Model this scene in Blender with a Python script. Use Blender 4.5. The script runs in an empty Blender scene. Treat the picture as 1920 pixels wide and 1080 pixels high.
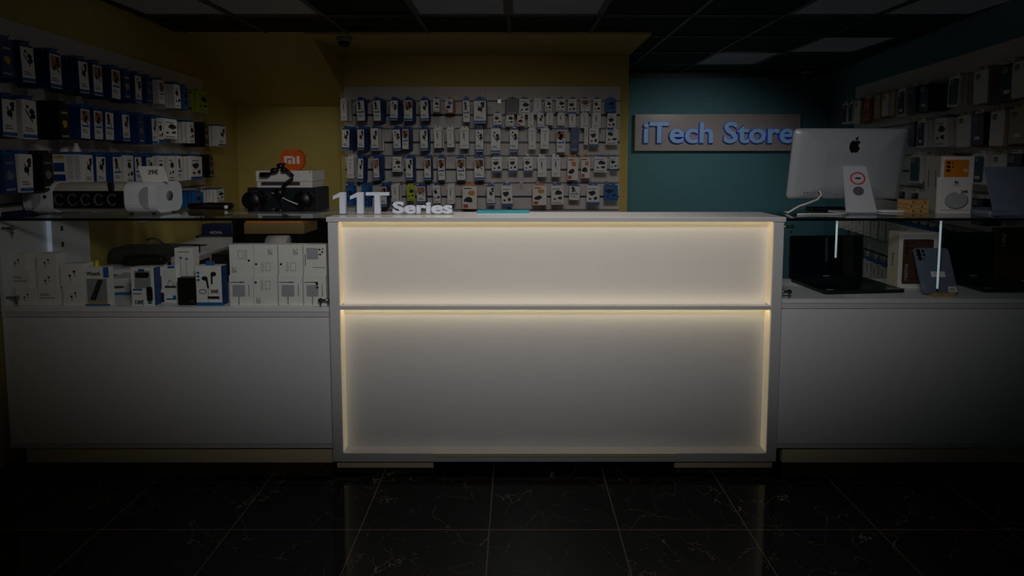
import bpy, bmesh, math, random
from mathutils import Vector, Matrix
random.seed(11)
S = bpy.context.scene
C = S.collection
PI = math.pi

# ------------------------------------------------------------------ camera
F, PITCH, H, VPX, PPY = 1000.0, math.radians(4.0), 1.41, 968.0, 370.0
cam = bpy.data.cameras.new('camera')
cam.sensor_width = 36.0
cam.lens = F * 36.0 / 1920.0
cam.shift_x = (960.0 - VPX) / 1920.0
cam.shift_y = (PPY - 540.0) / 1920.0
cam.clip_start = 0.05
camo = bpy.data.objects.new('camera', cam)
camo.location = (0, 0, H)
camo.rotation_euler = (PI / 2 - PITCH, 0, 0)
C.objects.link(camo)
S.camera = camo

# ------------------------------------------------------------------ exposure, world, lamps
vs = S.view_settings
vs.view_transform = 'Standard'
vs.look = 'None'
vs.exposure = 0.0
vs.gamma = 1.0
vs.use_curve_mapping = False
W = bpy.data.worlds.new('world')
S.world = W
W.use_nodes = True
W.node_tree.nodes['Background'].inputs[0].default_value = (0.9, 0.95, 1.0, 1)
W.node_tree.nodes['Background'].inputs[1].default_value = 0.012


def lamp(name, kind, loc, target, energy, color, **kw):
    l = bpy.data.lights.new(name, kind)
    l.energy = energy
    l.color = color
    for k, v in kw.items():
        setattr(l, k, v)
    o = bpy.data.objects.new(name, l)
    o.location = loc
    d = Vector(target) - Vector(loc)
    o.rotation_euler = d.to_track_quat('-Z', 'Y').to_euler()
    C.objects.link(o)
    return o


# added fill light without a fixture, aimed at the reception desk
lamp('counter_fill', 'SPOT', (0.08, 0.30, 2.30), (0.04, 2.40, 1.33), 128.0, (1.0, 0.985, 0.975),
     spot_size=math.radians(52), spot_blend=1.0, shadow_soft_size=0.28).scale = (2.5, 1.0, 1.0)  # wide oval beam
lamp('ledge_fill', 'SPOT', (0.15, 2.47, 2.32), (0.15, 2.48, 0.0), 24.0, (1.0, 0.97, 0.94),
     spot_size=math.radians(112), spot_blend=1.0, shadow_soft_size=0.10)  # added fill from above, brightens the desk ledge
# added fill lights, no fixtures, brightening the walls, niche and work desk
lamp('back_wall_fill', 'SPOT', (-0.4, 3.1, 2.3), (-0.5, 4.85, 0.4), 3.6, (1.0, 0.95, 0.89),
     spot_size=math.radians(112), spot_blend=1.0, shadow_soft_size=0.12)
lamp('teal_wall_fill', 'SPOT', (2.0, 4.3, 2.3), (1.85, 5.885, 0.45), 30.0, (1.0, 0.95, 0.93),
     spot_size=math.radians(115), spot_blend=1.0, shadow_soft_size=0.15)
lamp('yellow_side_fill', 'SPOT', (-1.15, 2.75, 2.3), (-2.45, 2.95, 0.9), 0.8, (1.0, 0.96, 0.92),
     spot_size=math.radians(120), spot_blend=1.0, shadow_soft_size=0.12)
lamp('work_desk_fill', 'SPOT', (-2.0, 3.65, 2.25), (-2.1, 3.7, 0.8), 4.5, (1.0, 0.96, 0.90),
     spot_size=math.radians(70), spot_blend=1.0, shadow_soft_size=0.1)
lamp('niche_fill', 'SPOT', (-1.85, 3.95, 2.3), (-1.95, 5.05, 0.8), 5.0, (1.0, 0.95, 0.90),
     spot_size=math.radians(84), spot_blend=1.0, shadow_soft_size=0.12)


# ------------------------------------------------------------------ pixel -> point helpers
CT, ST = math.cos(PITCH), math.sin(PITCH)


def ray(px, py):
    a, b = (px - VPX) / F, -(py - PPY) / F
    return Vector((a, CT + b * ST, -ST + b * CT))


def at(px, py, Y):
    d = ray(px, py)
    return Vector((0, 0, H)) + d * (Y / d.y)


def X(px, py, Y):
    return at(px, py, Y).x


def Z(py, Y):
    return at(968, py, Y).z


def onz(px, py, z):
    d = ray(px, py)
    return Vector((0, 0, H)) + d * ((z - H) / d.z)


def onplane(px, py, p0, n):
    d = ray(px, py)
    o = Vector((0, 0, H))
    return o + d * ((Vector(p0) - o).dot(n) / d.dot(n))


# ------------------------------------------------------------------ materials
def lin(c):
    return tuple(((v / 255.0) / 12.92 if v <= 10 else (((v / 255.0) + 0.055) / 1.055) ** 2.4) for v in c)


MATS = {}


def mat(name, rgb, rough=0.5, metal=0.0, var=0.06, scale=30.0, emit=0.0, ecol=None, bump=0.0, spec=None):
    if name in MATS:
        return MATS[name]
    m = bpy.data.materials.new(name)
    m.use_nodes = True
    nt = m.node_tree
    b = nt.nodes['Principled BSDF']
    c = lin(rgb)
    b.inputs['Roughness'].default_value = rough
    b.inputs['Metallic'].default_value = metal
    if spec is not None:
        b.inputs['Specular IOR Level'].default_value = spec
    tc = nt.nodes.new('ShaderNodeTexCoord')
    nz = nt.nodes.new('ShaderNodeTexNoise')
    nz.inputs['Scale'].default_value = scale
    nz.inputs['Detail'].default_value = 3.0
    nt.links.new(tc.outputs['Object'], nz.inputs['Vector'])
    mx = nt.nodes.new('ShaderNodeMix')
    mx.data_type = 'RGBA'
    mx.inputs[6].default_value = tuple(v * (1 - var) for v in c) + (1,)
    mx.inputs[7].default_value = tuple(min(1, v * (1 + var)) for v in c) + (1,)
    nt.links.new(nz.outputs['Fac'], mx.inputs[0])
    nt.links.new(mx.outputs[2], b.inputs['Base Color'])
    if bump:
        bp = nt.nodes.new('ShaderNodeBump')
        bp.inputs['Strength'].default_value = bump
        bp.inputs['Distance'].default_value = 0.002
        nt.links.new(nz.outputs['Fac'], bp.inputs['Height'])
        nt.links.new(bp.outputs['Normal'], b.inputs['Normal'])
    if emit:
        b.inputs['Emission Color'].default_value = lin(ecol or rgb) + (1,)
        b.inputs['Emission Strength'].default_value = emit
    MATS[name] = m
    return m


def glass_mat(name, tint=(0.98, 0.992, 0.988), ior=1.42):
    m = bpy.data.materials.new(name)
    m.use_nodes = True
    nt = m.node_tree
    nt.nodes.clear()
    out = nt.nodes.new('ShaderNodeOutputMaterial')
    tr = nt.nodes.new('ShaderNodeBsdfTransparent')
    tr.inputs[0].default_value = tint + (1,)
    gl = nt.nodes.new('ShaderNodeBsdfGlossy')
    gl.inputs['Roughness'].default_value = 0.02
    gl.inputs[0].default_value = (0.9, 0.95, 0.95, 1)
    fr = nt.nodes.new('ShaderNodeFresnel')
    # same reflectance on the way in and out of the pane
    gg = nt.nodes.new('ShaderNodeNewGeometry')
    mm = nt.nodes.new('ShaderNodeMath')
    mm.operation = 'MULTIPLY_ADD'
    mm.inputs[1].default_value = 1.0 / ior - ior
    mm.inputs[2].default_value = ior
    nt.links.new(gg.outputs['Backfacing'], mm.inputs[0])
    nt.links.new(mm.outputs[0], fr.inputs[0])
    mx = nt.nodes.new('ShaderNodeMixShader')
    nt.links.new(fr.outputs[0], mx.inputs[0])
    nt.links.new(tr.outputs[0], mx.inputs[1])
    nt.links.new(gl.outputs[0], mx.inputs[2])
    nt.links.new(mx.outputs[0], out.inputs[0])
    MATS[name] = m
    return m


def floor_mat():
    m = bpy.data.materials.new('dark_marble_tile')
    m.use_nodes = True
    nt = m.node_tree
    N, L = nt.nodes, nt.links
    b = N['Principled BSDF']
    b.inputs['Roughness'].default_value = 0.07
    b.inputs['Specular IOR Level'].default_value = 0.15
    geo = N.new('ShaderNodeNewGeometry')
    # veins: bent voronoi cell borders, kept only where a slow noise lets them through
    wn = N.new('ShaderNodeTexNoise')
    wn.inputs['Scale'].default_value = 3.0
    wn.inputs['Detail'].default_value = 5.0
    L.new(geo.outputs['Position'], wn.inputs['Vector'])
    off = N.new('ShaderNodeVectorMath')
    off.operation = 'SCALE'
    off.inputs['Scale'].default_value = 0.55
    L.new(wn.outputs['Color'], off.inputs[0])
    add = N.new('ShaderNodeVectorMath')
    L.new(geo.outputs['Position'], add.inputs[0])
    L.new(off.outputs[0], add.inputs[1])
    vo = N.new('ShaderNodeTexVoronoi')
    vo.feature = 'DISTANCE_TO_EDGE'
    vo.inputs['Scale'].default_value = 5.5
    L.new(add.outputs[0], vo.inputs['Vector'])
    r1 = N.new('ShaderNodeValToRGB')
    r1.color_ramp.elements[0].position = 0.0
    r1.color_ramp.elements[0].color = (1, 1, 1, 1)
    r1.color_ramp.elements[1].position = 0.007
    r1.color_ramp.elements[1].color = (0, 0, 0, 1)
    L.new(vo.outputs['Distance'], r1.inputs[0])
    mk = N.new('ShaderNodeTexNoise')
    mk.inputs['Scale'].default_value = 5.0
    L.new(geo.outputs['Position'], mk.inputs['Vector'])
    r2 = N.new('ShaderNodeValToRGB')
    r2.color_ramp.elements[0].position = 0.40
    r2.color_ramp.elements[0].color = (0, 0, 0, 1)
    r2.color_ramp.elements[1].position = 0.58
    r2.color_ramp.elements[1].color = (1, 1, 1, 1)
    L.new(mk.outputs['Fac'], r2.inputs[0])
    vm = N.new('ShaderNodeMath')
    vm.operation = 'MULTIPLY'
    L.new(r1.outputs[0], vm.inputs[0])
    L.new(r2.outputs[0], vm.inputs[1])
    c1 = N.new('ShaderNodeMix')
    c1.data_type = 'RGBA'
    c1.inputs[6].default_value = (0.0014, 0.0015, 0.0018, 1)
    c1.inputs[7].default_value = (0.13, 0.11, 0.09, 1)
    L.new(vm.outputs[0], c1.inputs[0])
    # grout lines
    br = N.new('ShaderNodeTexBrick')
    br.offset = 0.0
    br.inputs['Scale'].default_value = 1.0
    br.inputs['Brick Width'].default_value = 0.495
    br.inputs['Row Height'].default_value = 0.5
    br.inputs['Mortar Size'].default_value = 0.0028
    br.inputs['Mortar Smooth'].default_value = 0.1
    mp = N.new('ShaderNodeMapping')
    mp.inputs['Location'].default_value = (0.103 + 0.495 * 8, -1.946 + 0.5 * 8, 0)
    L.new(geo.outputs['Position'], mp.inputs['Vector'])
    L.new(mp.outputs[0], br.inputs['Vector'])
    c2 = N.new('ShaderNodeMix')
    c2.data_type = 'RGBA'
    L.new(br.outputs['Fac'], c2.inputs[0])
    L.new(c1.outputs[2], c2.inputs[6])
    c2.inputs[7].default_value = (0.075, 0.056, 0.036, 1)
    L.new(c2.outputs[2], b.inputs['Base Color'])
    return m


WHITE = mat('white_laminate', (226, 226, 228), 0.38, var=0.015, scale=4)
FILM = mat('white_back_panel', (226, 225, 224), 0.36, var=0.03, scale=5, bump=0.12)
TOPW = mat('glossy_worktop', (242, 236, 230), 0.16, var=0.015, scale=4)
PGLOW = mat('panel_fill_glow', (226, 224, 222), 0.36, var=0.02, scale=5, bump=0.12, emit=0.075, ecol=(255, 232, 206))  # white panel with an even glow added as niche fill
EDGE = mat('grey_white_edge_band', (208, 206, 208), 0.45, var=0.02)
CREAM = mat('cream_plinth', (222, 206, 172), 0.35, var=0.03)
SLAT = mat('slatwall_white', (214, 208, 204), 0.45, var=0.02)
YEL = mat('mustard_wall_paint', (198, 178, 98), 0.75, var=0.04, scale=6, bump=0.1)
TEAL = mat('teal_wall_paint', (78, 130, 140), 0.7, var=0.04, scale=6, bump=0.1)
CEIL = mat('charcoal_ceiling_tile', (20, 20, 22), 0.9, var=0.1, scale=60)
GRID = mat('dark_grid_rail', (74, 74, 80), 0.5)
BLUE = mat('pack_blue', (12, 98, 166), 0.45, var=0.1)
DBLUE = mat('pack_dark_blue', (14, 64, 122), 0.45, var=0.1)
PWHITE = mat('pack_white', (236, 232, 226), 0.45, var=0.05)
BLACK = mat('black_plastic', (10, 11, 13), 0.4, var=0.1)
INK = mat('dark_print', (28, 30, 36), 0.6, var=0.2)
GREY = mat('grey_print', (120, 122, 128), 0.6)
LGREY = mat('pale_grey_print', (168, 168, 176), 0.5)
ORANGE = mat('orange_card', (224, 138, 34), 0.5)
LIME = mat('lime_card', (190, 205, 30), 0.5)
TAN = mat('tan_board', (190, 152, 92), 0.6, var=0.15)
RED = mat('red_print', (200, 62, 44), 0.5)
CLEAR = mat('grey_blister', (150, 150, 152), 0.3)
STEEL = mat('steel_wire', (150, 150, 154), 0.3, metal=1.0)
ALU = mat('silver_aluminium', (168, 171, 176), 0.4, metal=0.12, var=0.02)
GLASS = glass_mat('display_glass')
GEDGE = mat('dark_glass_edge', (6, 16, 16), 0.25)


# ------------------------------------------------------------------ mesh builder
class M:
    def __init__(self):
        self.bm = bmesh.new()

    def box(self, x0, x1, y0, y1, z0, z1, r=0.0, seg=2):
        g = bmesh.ops.create_cube(self.bm, size=1.0)['verts']
        for v in g:
            v.co = Vector((x0 + (v.co.x + .5) * (x1 - x0), y0 + (v.co.y + .5) * (y1 - y0), z0 + (v.co.z + .5) * (z1 - z0)))
        if r:
            es = list({e for v in g for e in v.link_edges})
            bmesh.ops.bevel(self.bm, geom=es, offset=r, segments=seg, affect='EDGES', profile=0.5, clamp_overlap=True)
        return self

    def prism(self, poly, d0, d1, plane='xz'):
        def P(u, v, d):
            return (u, d, v) if plane == 'xz' else ((u, v, d) if plane == 'xy' else (d, u, v))
        a = [self.bm.verts.new(P(u, v, d0)) for u, v in poly]
        b = [self.bm.verts.new(P(u, v, d1)) for u, v in poly]
        n = len(poly)
        fs = [self.bm.faces.new(a), self.bm.faces.new(b[::-1])]
        for i in range(n):
            fs.append(self.bm.faces.new((a[i], b[i], b[(i + 1) % n], a[(i + 1) % n])))
        bmesh.ops.recalc_face_normals(self.bm, faces=fs)
        return self

    def tube(self, pts, r, n=8):
        pts = [Vector(p) for p in pts]
        rings = []
        for i, p in enumerate(pts):
            t = (pts[min(i + 1, len(pts) - 1)] - pts[max(i - 1, 0)]).normalized()
            u = t.cross(Vector((0, 0, 1)))
            if u.length < 1e-3:
                u = t.cross(Vector((1, 0, 0)))
            u.normalize()
            w = t.cross(u)
            rings.append([self.bm.verts.new(p + (u * math.cos(2 * PI * k / n) + w * math.sin(2 * PI * k / n)) * r) for k in range(n)])
        fs = [self.bm.faces.new(rings[0]), self.bm.faces.new(rings[-1][::-1])]
        for a, b in zip(rings, rings[1:]):
            for k in range(n):
                f = self.bm.faces.new((a[k], b[k], b[(k + 1) % n], a[(k + 1) % n]))
                f.smooth = True
                fs.append(f)
        bmesh.ops.recalc_face_normals(self.bm, faces=fs)
        return self

    def lathe(self, prof, c=(0, 0, 0), axis='z', n=24, sx=1.0, sy=1.0):
        c = Vector(c)
        rings = []
        for r, h in prof:
            ring = []
            for k in range(n):
                a = 2 * PI * k / n
                u, w = r * math.cos(a) * sx, r * math.sin(a) * sy
                p = (u, w, h) if axis == 'z' else ((u, h, w) if axis == 'y' else (h, u, w))
                ring.append(self.bm.verts.new(c + Vector(p)))
            rings.append(ring)
        fs = [self.bm.faces.new(rings[0]), self.bm.faces.new(rings[-1][::-1])]
        for a, b in zip(rings, rings[1:]):
            for k in range(n):
                f = self.bm.faces.new((a[k], b[k], b[(k + 1) % n], a[(k + 1) % n]))
                f.smooth = True
                fs.append(f)
        bmesh.ops.recalc_face_normals(self.bm, faces=fs)
        return self

    def obj(self, name, m, parent=None, loc=(0, 0, 0), rot=(0, 0, 0), smooth=False):
        me = bpy.data.meshes.new(name)
        if smooth:
            for f in self.bm.faces:
                f.smooth = True
        self.bm.to_mesh(me)
        self.bm.free()
        me.materials.append(m)
        o = bpy.data.objects.new(name, me)
        C.objects.link(o)
        o.parent = parent
        o.location = loc
        o.rotation_euler = rot
        return o


def rrect(x0, z0, x1, z1, r, n=4):
    p = []
    for cx, cz, a0 in ((x1 - r, z1 - r, 0), (x0 + r, z1 - r, PI / 2), (x0 + r, z0 + r, PI), (x1 - r, z0 + r, 1.5 * PI)):
        for k in range(n + 1):
            a = a0 + PI / 2 * k / n
            p.append((cx + r * math.cos(a), cz + r * math.sin(a)))
    return p


def ell(cx, cz, rx, rz=None, n=20):
    rz = rx if rz is None else rz
    return [(cx + rx * math.cos(2 * PI * k / n), cz + rz * math.sin(2 * PI * k / n)) for k in range(n)]


def rect(x0, z0, x1, z1):
    return [(x0, z0), (x1, z0), (x1, z1), (x0, z1)]


def line(x0, z0, x1, z1, w):
    d = Vector((x1 - x0, z1 - z0))
    n = Vector((-d.y, d.x)).normalized() * w / 2
    return [(x0 + n.x, z0 + n.y), (x1 + n.x, z1 + n.y), (x1 - n.x, z1 - n.y), (x0 - n.x, z0 - n.y)]


def ring(m, cx, cz, rx, rz, w, d0, d1, n=24, a0=0, a1=2 * PI):
    for k in range(n):
        a, b = a0 + (a1 - a0) * k / n, a0 + (a1 - a0) * (k + 1) / n
        m.prism([(cx + rx * math.cos(a), cz + rz * math.sin(a)), (cx + rx * math.cos(b), cz + rz * math.sin(b)),
                 (cx + (rx - w) * math.cos(b), cz + (rz - w) * math.sin(b)), (cx + (rx - w) * math.cos(a), cz + (rz - w) * math.sin(a))], d0, d1)


def smooth_poly(p, k=4):
    out = []
    n = len(p)
    for i in range(n):
        p0, p1, p2, p3 = (Vector(p[(i + j - 1) % n]) for j in range(4))
        for s in range(k):
            t = s / k
            q = 0.5 * ((2 * p1) + (p2 - p0) * t + (2 * p0 - 5 * p1 + 4 * p2 - p3) * t * t + (3 * p1 - p0 - 3 * p2 + p3) * t ** 3)
            out.append((q.x, q.y))
    return out


def tag(o, label, cat, group=None, kind=None):
    o['label'] = label
    o['category'] = cat
    if group:
        o['group'] = group
    if kind:
        o['kind'] = kind
    return o


def thing(name, label, cat, loc=(0, 0, 0), rotz=0.0, group=None):
    o = bpy.data.objects.new(name, None)
    o.empty_display_size = 0.05
    C.objects.link(o)
    o.location = loc
    o.rotation_euler = (0, 0, rotz)
    return tag(o, label, cat, group)


def struct(m, name, mt):
    o = m.obj(name, mt)
    o['kind'] = 'structure'
    return o


def text(body, name, mt, parent, size, loc, rot=(PI / 2, 0, 0), depth=0.0004, bold=0.0, align='CENTER', xs=1.0):
    cu = bpy.data.curves.new(name, 'FONT')
    cu.body = body
    cu.size = size
    cu.extrude = depth
    cu.offset = bold
    cu.align_x = align
    cu.align_y = 'BOTTOM_BASELINE'
    cu.resolution_u = 3
    tmp = bpy.data.objects.new(name, cu)
    C.objects.link(tmp)
    dg = bpy.context.evaluated_depsgraph_get()
    me = bpy.data.meshes.new_from_object(tmp.evaluated_get(dg))
    bpy.data.objects.remove(tmp)
    bpy.data.curves.remove(cu)
    me.name = name
    me.materials.clear()
    me.materials.append(mt)
    o = bpy.data.objects.new(name, me)
    C.objects.link(o)
    o.parent = parent
    o.location = loc
    o.rotation_euler = rot
    o.scale = (xs, 1, 1)
    return o


def apple_logo(mt, parent, size, loc, rot=(0, 0, 0)):
    body = [(0, .60), (.2, .68), (.40, .62), (.50, .50), (.38, .36), (.34, .18), (.40, .02), (.53, -.08), (.43, -.36), (.26, -.56),
            (.12, -.57), (0, -.53), (-.12, -.57), (-.26, -.56), (-.46, -.30), (-.55, .05), (-.5, .40), (-.34, .62), (-.18, .68)]
    leaf = [(.0, .74), (.03, .92), (.22, 1.10), (.21, .90), (.10, .77)]
    m = M()
    for p in (body, leaf):
        m.prism([(x * size, z * size) for x, z in smooth_poly(p, 3)], -0.0008, 0.0004)
    return m.obj('logo', mt, parent, loc, rot)

# ------------------------------------------------------------------ the setting
CZ = 2.355


def xl(Y):
    return -2.365 - 0.10 * (Y - 2.4)


def xr(Y):
    return 2.885 + 0.187 * (Y - 3.03)


YB, YN, YS = 5.885, 5.05, 4.81        # teal wall, stair niche, slatwall wall
SX0, SX1 = -1.574, 1.003
struct(M().box(-3.0, 3.8, -1.7, 6.1, -0.1, 0), 'floor', floor_mat())
struct(M().box(-3.0, 3.8, -1.7, 6.1, CZ, CZ + 0.1), 'ceiling', CEIL)
struct(M().prism([(xl(-1.6), -1.6), (xl(5.17), 5.17), (xl(5.17) - .12, 5.17), (xl(-1.6) - .12, -1.6)], 0, CZ, 'xy'), 'wall_left', YEL)
struct(M().prism([(xr(-1.6), -1.6), (xr(6.0), 6.0), (xr(6.0) + .12, 6.0), (xr(-1.6) + .12, -1.6)], 0, CZ, 'xy'), 'wall_right', TEAL)
struct(M().box(SX1, xr(YB) + .02, YB, YB + .12, 0, CZ), 'wall_back', TEAL)
struct(M().box(SX0, SX1, YS, YB + .12, 0, CZ), 'wall_middle', YEL)
struct(M().box(xl(YN) - .02, SX0, YN, YN + .12, 0, CZ), 'wall_niche', YEL)
struct(M().prism([(4.02, CZ), (YN, 1.91), (YN, CZ)], xl(YN) - .02, SX0 + .04, 'yz'), 'ceiling_stair_slope', YEL)
struct(M().box(SX0 - .0, SX1, 4.02, YS, CZ - .018, CZ), 'ceiling_strip', YEL)
g = M()
GX = [-2.45 + 0.6 * k for k in range(10)]
GY = [-0.65 + 0.6 * k for k in range(11)]
for x in GX:
    y1 = 4.02 if x < SX1 else YB
    g.box(x - .012, x + .012, -1.6, y1, CZ - .008, CZ)
for y in GY:
    if 4.02 < y:
        g.box(SX1, min(xr(y), 3.4), y - .012, y + .012, CZ - .008, CZ)
    else:
        g.box(max(xl(y), -2.7), xr(y), y - .012, y + .012, CZ - .008, CZ)
struct(g, 'ceiling_grid', GRID)
struct(M().box(SX1, xr(YB), YB - .025, YB, CZ - .05, CZ), 'trim_1', GRID)

PANEL = mat('lit_ceiling_panel', (110, 112, 116), 0.4, emit=0.0055, ecol=(235, 236, 245))
PAN = [(0, 2.95, 'touching the yellow side wall'), (1, 2.95, 'second out from the yellow side wall'),
       (3, 2.95, 'over the desk, the twin nearer the stair niche'), (4, 2.95, 'over the desk, the twin nearer the teal wall'),
       (7, 2.95, 'in the front row over the laptop display case'), (8, 2.95, 'in the front row beside the teal side wall'),
       (8, 4.15, 'midway to the sign wall'), (7, 4.75, 'deepest of all, just before the sign wall')]
for k, y, where in PAN:
    x = -2.45 + 0.6 * k
    if k == 0:
        x0 = xl(3.0) + .02
    else:
        x0 = x + .012
    t = thing('ceiling_light', 'square grey ceiling light panel ' + where, 'ceiling light', (0, 0, 0), 0, 'ceiling light panels')
    fr = M()
    for a in ((x0, x + .588, y + .012, y + .03), (x0, x + .588, y + .57, y + .588), (x0, x0 + .018, y + .03, y + .57), (x + .57, x + .588, y + .03, y + .57)):
        fr.box(a[0], a[1], a[2], a[3], CZ - .006, CZ)
    fr.obj('frame', GRID, t)
    M().box(x0 + .018, x + .57, y + .03, y + .57, CZ - .004, CZ).obj('diffuser', PANEL, t)


def dome(px, py, Y, label):
    p = at(px, py, Y)
    t = thing('dome_camera', label, 'security camera', (p.x, p.y, CZ - .018 if Y < 4.9 and p.x < SX1 else CZ))
    M().lathe([(0.001, 0), (.055, 0), (.058, -.012), (.052, -.034), (.001, -.034)]).obj('base', mat('camera_grey', (150, 150, 150), .5), t)
    M().lathe([(.046, -.033), (.044, -.05), (.034, -.066), (.018, -.076), (.001, -.079)]).obj('dome', mat('camera_dome', (64, 66, 72), .1), t)
    m = M()
    for a in (-.016, .012):
        m.lathe([(.001, 0), (.009, 0), (.009, -.004), (.001, -.004)], (a, -.041, -.05), 'y', 12)
    m.obj('lens', BLACK, t)


dome(645, 62, 4.12, 'small grey dome camera on the yellow strip above the stair niche')
dome(1513, 131, 5.75, 'small grey dome camera in the teal corner above the sign')

# ------------------------------------------------------------------ reception desk
DX0, DX1, DY, DT = -0.835, 1.186, 2.345, 1.158
DB = DY + .24
zt = Z(415.6, DY)          # under side of the top rail
zd1, zd0 = Z(574.2, DY), Z(581, DY)
zb1, zb0 = Z(850, DY), Z(866, DY)
lx0, lx1 = DX0 + .045, DX1 - .045
DD = .055
desk = thing('reception_desk', 'white reception desk with warm lit recessed front panels between two display cases', 'desk', ((DX0 + DX1) / 2, DY, 0))
dl = (-(DX0 + DX1) / 2, -DY, 0)
M().prism([(DY - .004, zt), (DY + .012, zt), (DY + .012, zt + .016), (DB, zt + .016), (DB, DT), (DY - .004, DT)], DX0 - .004, DX1 + .004, 'yz').obj('worktop', TOPW, desk, dl)
M().box(DX0 - .004, DX1 + .004, DY - .0055, DY - .004, zt, DT - .002).obj('edge_band', EDGE, desk, dl)
for a, b in ((DX0, lx0), (lx1, DX1)):
    M().box(a, b, DY, DB, zb0, zt, .002).obj('post', EDGE, desk, dl)
zdm = (zd0 + zd1) / 2
M().prism([(DY, zd0), (DY + .012, zd0), (DY + .012, zdm - .002), (DY + DD, zdm - .002), (DY + DD, zdm + .002), (DY + .012, zdm + .002), (DY + .012, zd1), (DY, zd1)], lx0, lx1, 'yz').obj('divider', EDGE, desk, dl)
M().box(lx0, lx1, DY, DB, zb0, zb1, .001).obj('bottom_rail', EDGE, desk, dl)
M().box(lx0, lx1, DY + DD, DB - .01, zdm, zt + .016).obj('upper_panel', PGLOW, desk, dl)
M().box(lx0, lx1, DY + DD, DB - .01, zb1, zdm).obj('lower_panel', FILM, desk, dl)
pl = X(813, 870, DY + .02)
pr = X(1264, 870, DY + .02)
for a, b in ((DX0 + .012, pl), (pr, DX1 - .012)):
    M().box(a, b, DY + .012, DB - .02, 0, zb0, .001).obj('plinth', CREAM, desk, dl)
M().box(pl, pr, DY - .003, DY, zb1 - .016, zb1, .001).obj('batten', CREAM, desk, dl)
RETGLOW = mat('warm_return_glow', (255, 236, 200), 0.5, var=0, emit=0.12, ecol=(255, 240, 200))
LEDT = mat('warm_led', (255, 226, 170), 0.5, var=0, emit=3.0, ecol=(255, 236, 176))
LEDB = mat('warm_led_sill', (255, 226, 170), 0.5, var=0, emit=2.0, ecol=(255, 236, 200))
LEDL = mat('warm_led_lower', (255, 226, 170), 0.5, var=0, emit=7.0, ecol=(255, 236, 190))


def strip(x0, x1, y0, y1, z0, z1, m):
    M().box(x0, x1, y0, y1, z0, z1).obj('led_glow_strip', m, desk, dl)


# strips hidden behind the lips of worktop and divider, glowing sheets standing in for light on the side returns
strip(lx0 + .01, lx1 - .01, DY + .014, DY + .024, zt + .012, zt + .016, LEDT)
strip(lx0 + .01, lx1 - .01, DY + .014, DY + .024, zdm - .0052, zdm - .0024, LEDL)
strip(lx0 + .01, lx1 - .01, DY + .014, DY + .024, zdm + .0024, zdm + .0050, LEDB)
for a, s in ((lx0, 1), (lx1, -1)):
    x0, x1 = sorted((a, a + s * .003))
    strip(x0, x1, DY + .006, DY + DD, zd1 + .004, zt - .004, RETGLOW)
    strip(x0, x1, DY + .006, DY + DD, zb1 + .004, zd0 - .004, RETGLOW)


# ------------------------------------------------------------------ display cases
def case(label, x0, x1, yf, yb, ztop, zfloor, left):
    t = thing('display_case', label, 'display case', ((x0 + x1) / 2, yf, 0))
    o = (-(x0 + x1) / 2, -yf, 0)
    zr = zfloor - .022
    zk = .078
    M().box(x0, x1, yf, yb, zfloor - .02, zfloor, .001).obj('shelf', WHITE, t, o)
    M().box(x0, x1, yf + .004, yf + .022, zfloor - .045, zfloor - .021, .001).obj('rail', EDGE, t, o)
    M().box(x0 + .012, x1 - .008, yf + .006, yf + .022, zk + .022, zfloor - .048, .001).obj('front_panel', WHITE, t, o)
    M().box(x0, x1, yf + .01, yf + .024, zk, zk + .021, .001).obj('bottom_rail', EDGE, t, o)
    M().box(x0, x0 + .012, yf + .002, yb, zk, zfloor - .02, .001).obj('side_panel', WHITE, t, o)
    M().box(x1 - .008, x1, yf + .002, yb, zk, zfloor - .02, .001).obj('side_panel', WHITE, t, o)
    M().box(x0 + .05, x1 - .01, yf + .025, yf + .045, 0, zk).obj('plinth', CREAM, t, o)
    M().box(x0, x1, yb - .015, yb, zk, zfloor - .02).obj('rear_panel', WHITE, t, o)
    # glass
    M().box(x0, x1 - .0, yf - .012, yb, ztop - .010, ztop).obj('glass_top', GLASS, t, o)
    M().box(x0, x1 - .0, yf - .016, yf - .012, ztop - .011, ztop + .001).obj('glass_edge', GEDGE, t, o)
    M().box(x0 + .012, x1 - .004, yf, yf + .006, zfloor, ztop - .011).obj('front_glass', GLASS, t, o)
    return t, o


zl = Z(575.5, 2.385)
zrr = Z(559.5, 2.385)
CTZ = 1.151
lcase, lo = case('white display case with glass top, full of small white accessory boxes', -2.335, -.842, 2.375, 2.88, CTZ, zl, True)
M().box(-2.335, -2.318, 2.376, 2.875, zl, CTZ - .011, .001).obj('side_board', WHITE, lcase, lo)
rcase, ro = case('white display case with glass top, holding two black laptops and a tablet', 1.192, 2.70, 2.375, 2.79, CTZ, zrr, False)
COOL = mat('cool_led_tube', (220, 230, 245), 0.4, var=0, emit=0.10, ecol=(205, 225, 245))
STREAK = mat('cool_glass_streak', (220, 235, 240), 0.4, var=0, emit=0.28, ecol=(205, 232, 240))


def glowbar(t, o, x, y, z0, z1, r, m=COOL):
    M().lathe([(r, z0), (r, z1)], (x, y, 0), 'z', 10).obj('led_tube_or_streak', m, t, o)


p = at(98, 440, 2.62)
glowbar(lcase, lo, -2.309, 2.62, zl + .0, CTZ - .011, .008)
for px, py in ((1568.5, 483), (1763, 541)):  # glowing bars stand in for bright streaks reflected in the front glass
    glowbar(rcase, ro, at(px, 440, 2.393).x, 2.393, Z(py, 2.393), CTZ - .011, 0.0042, STREAK)


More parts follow.
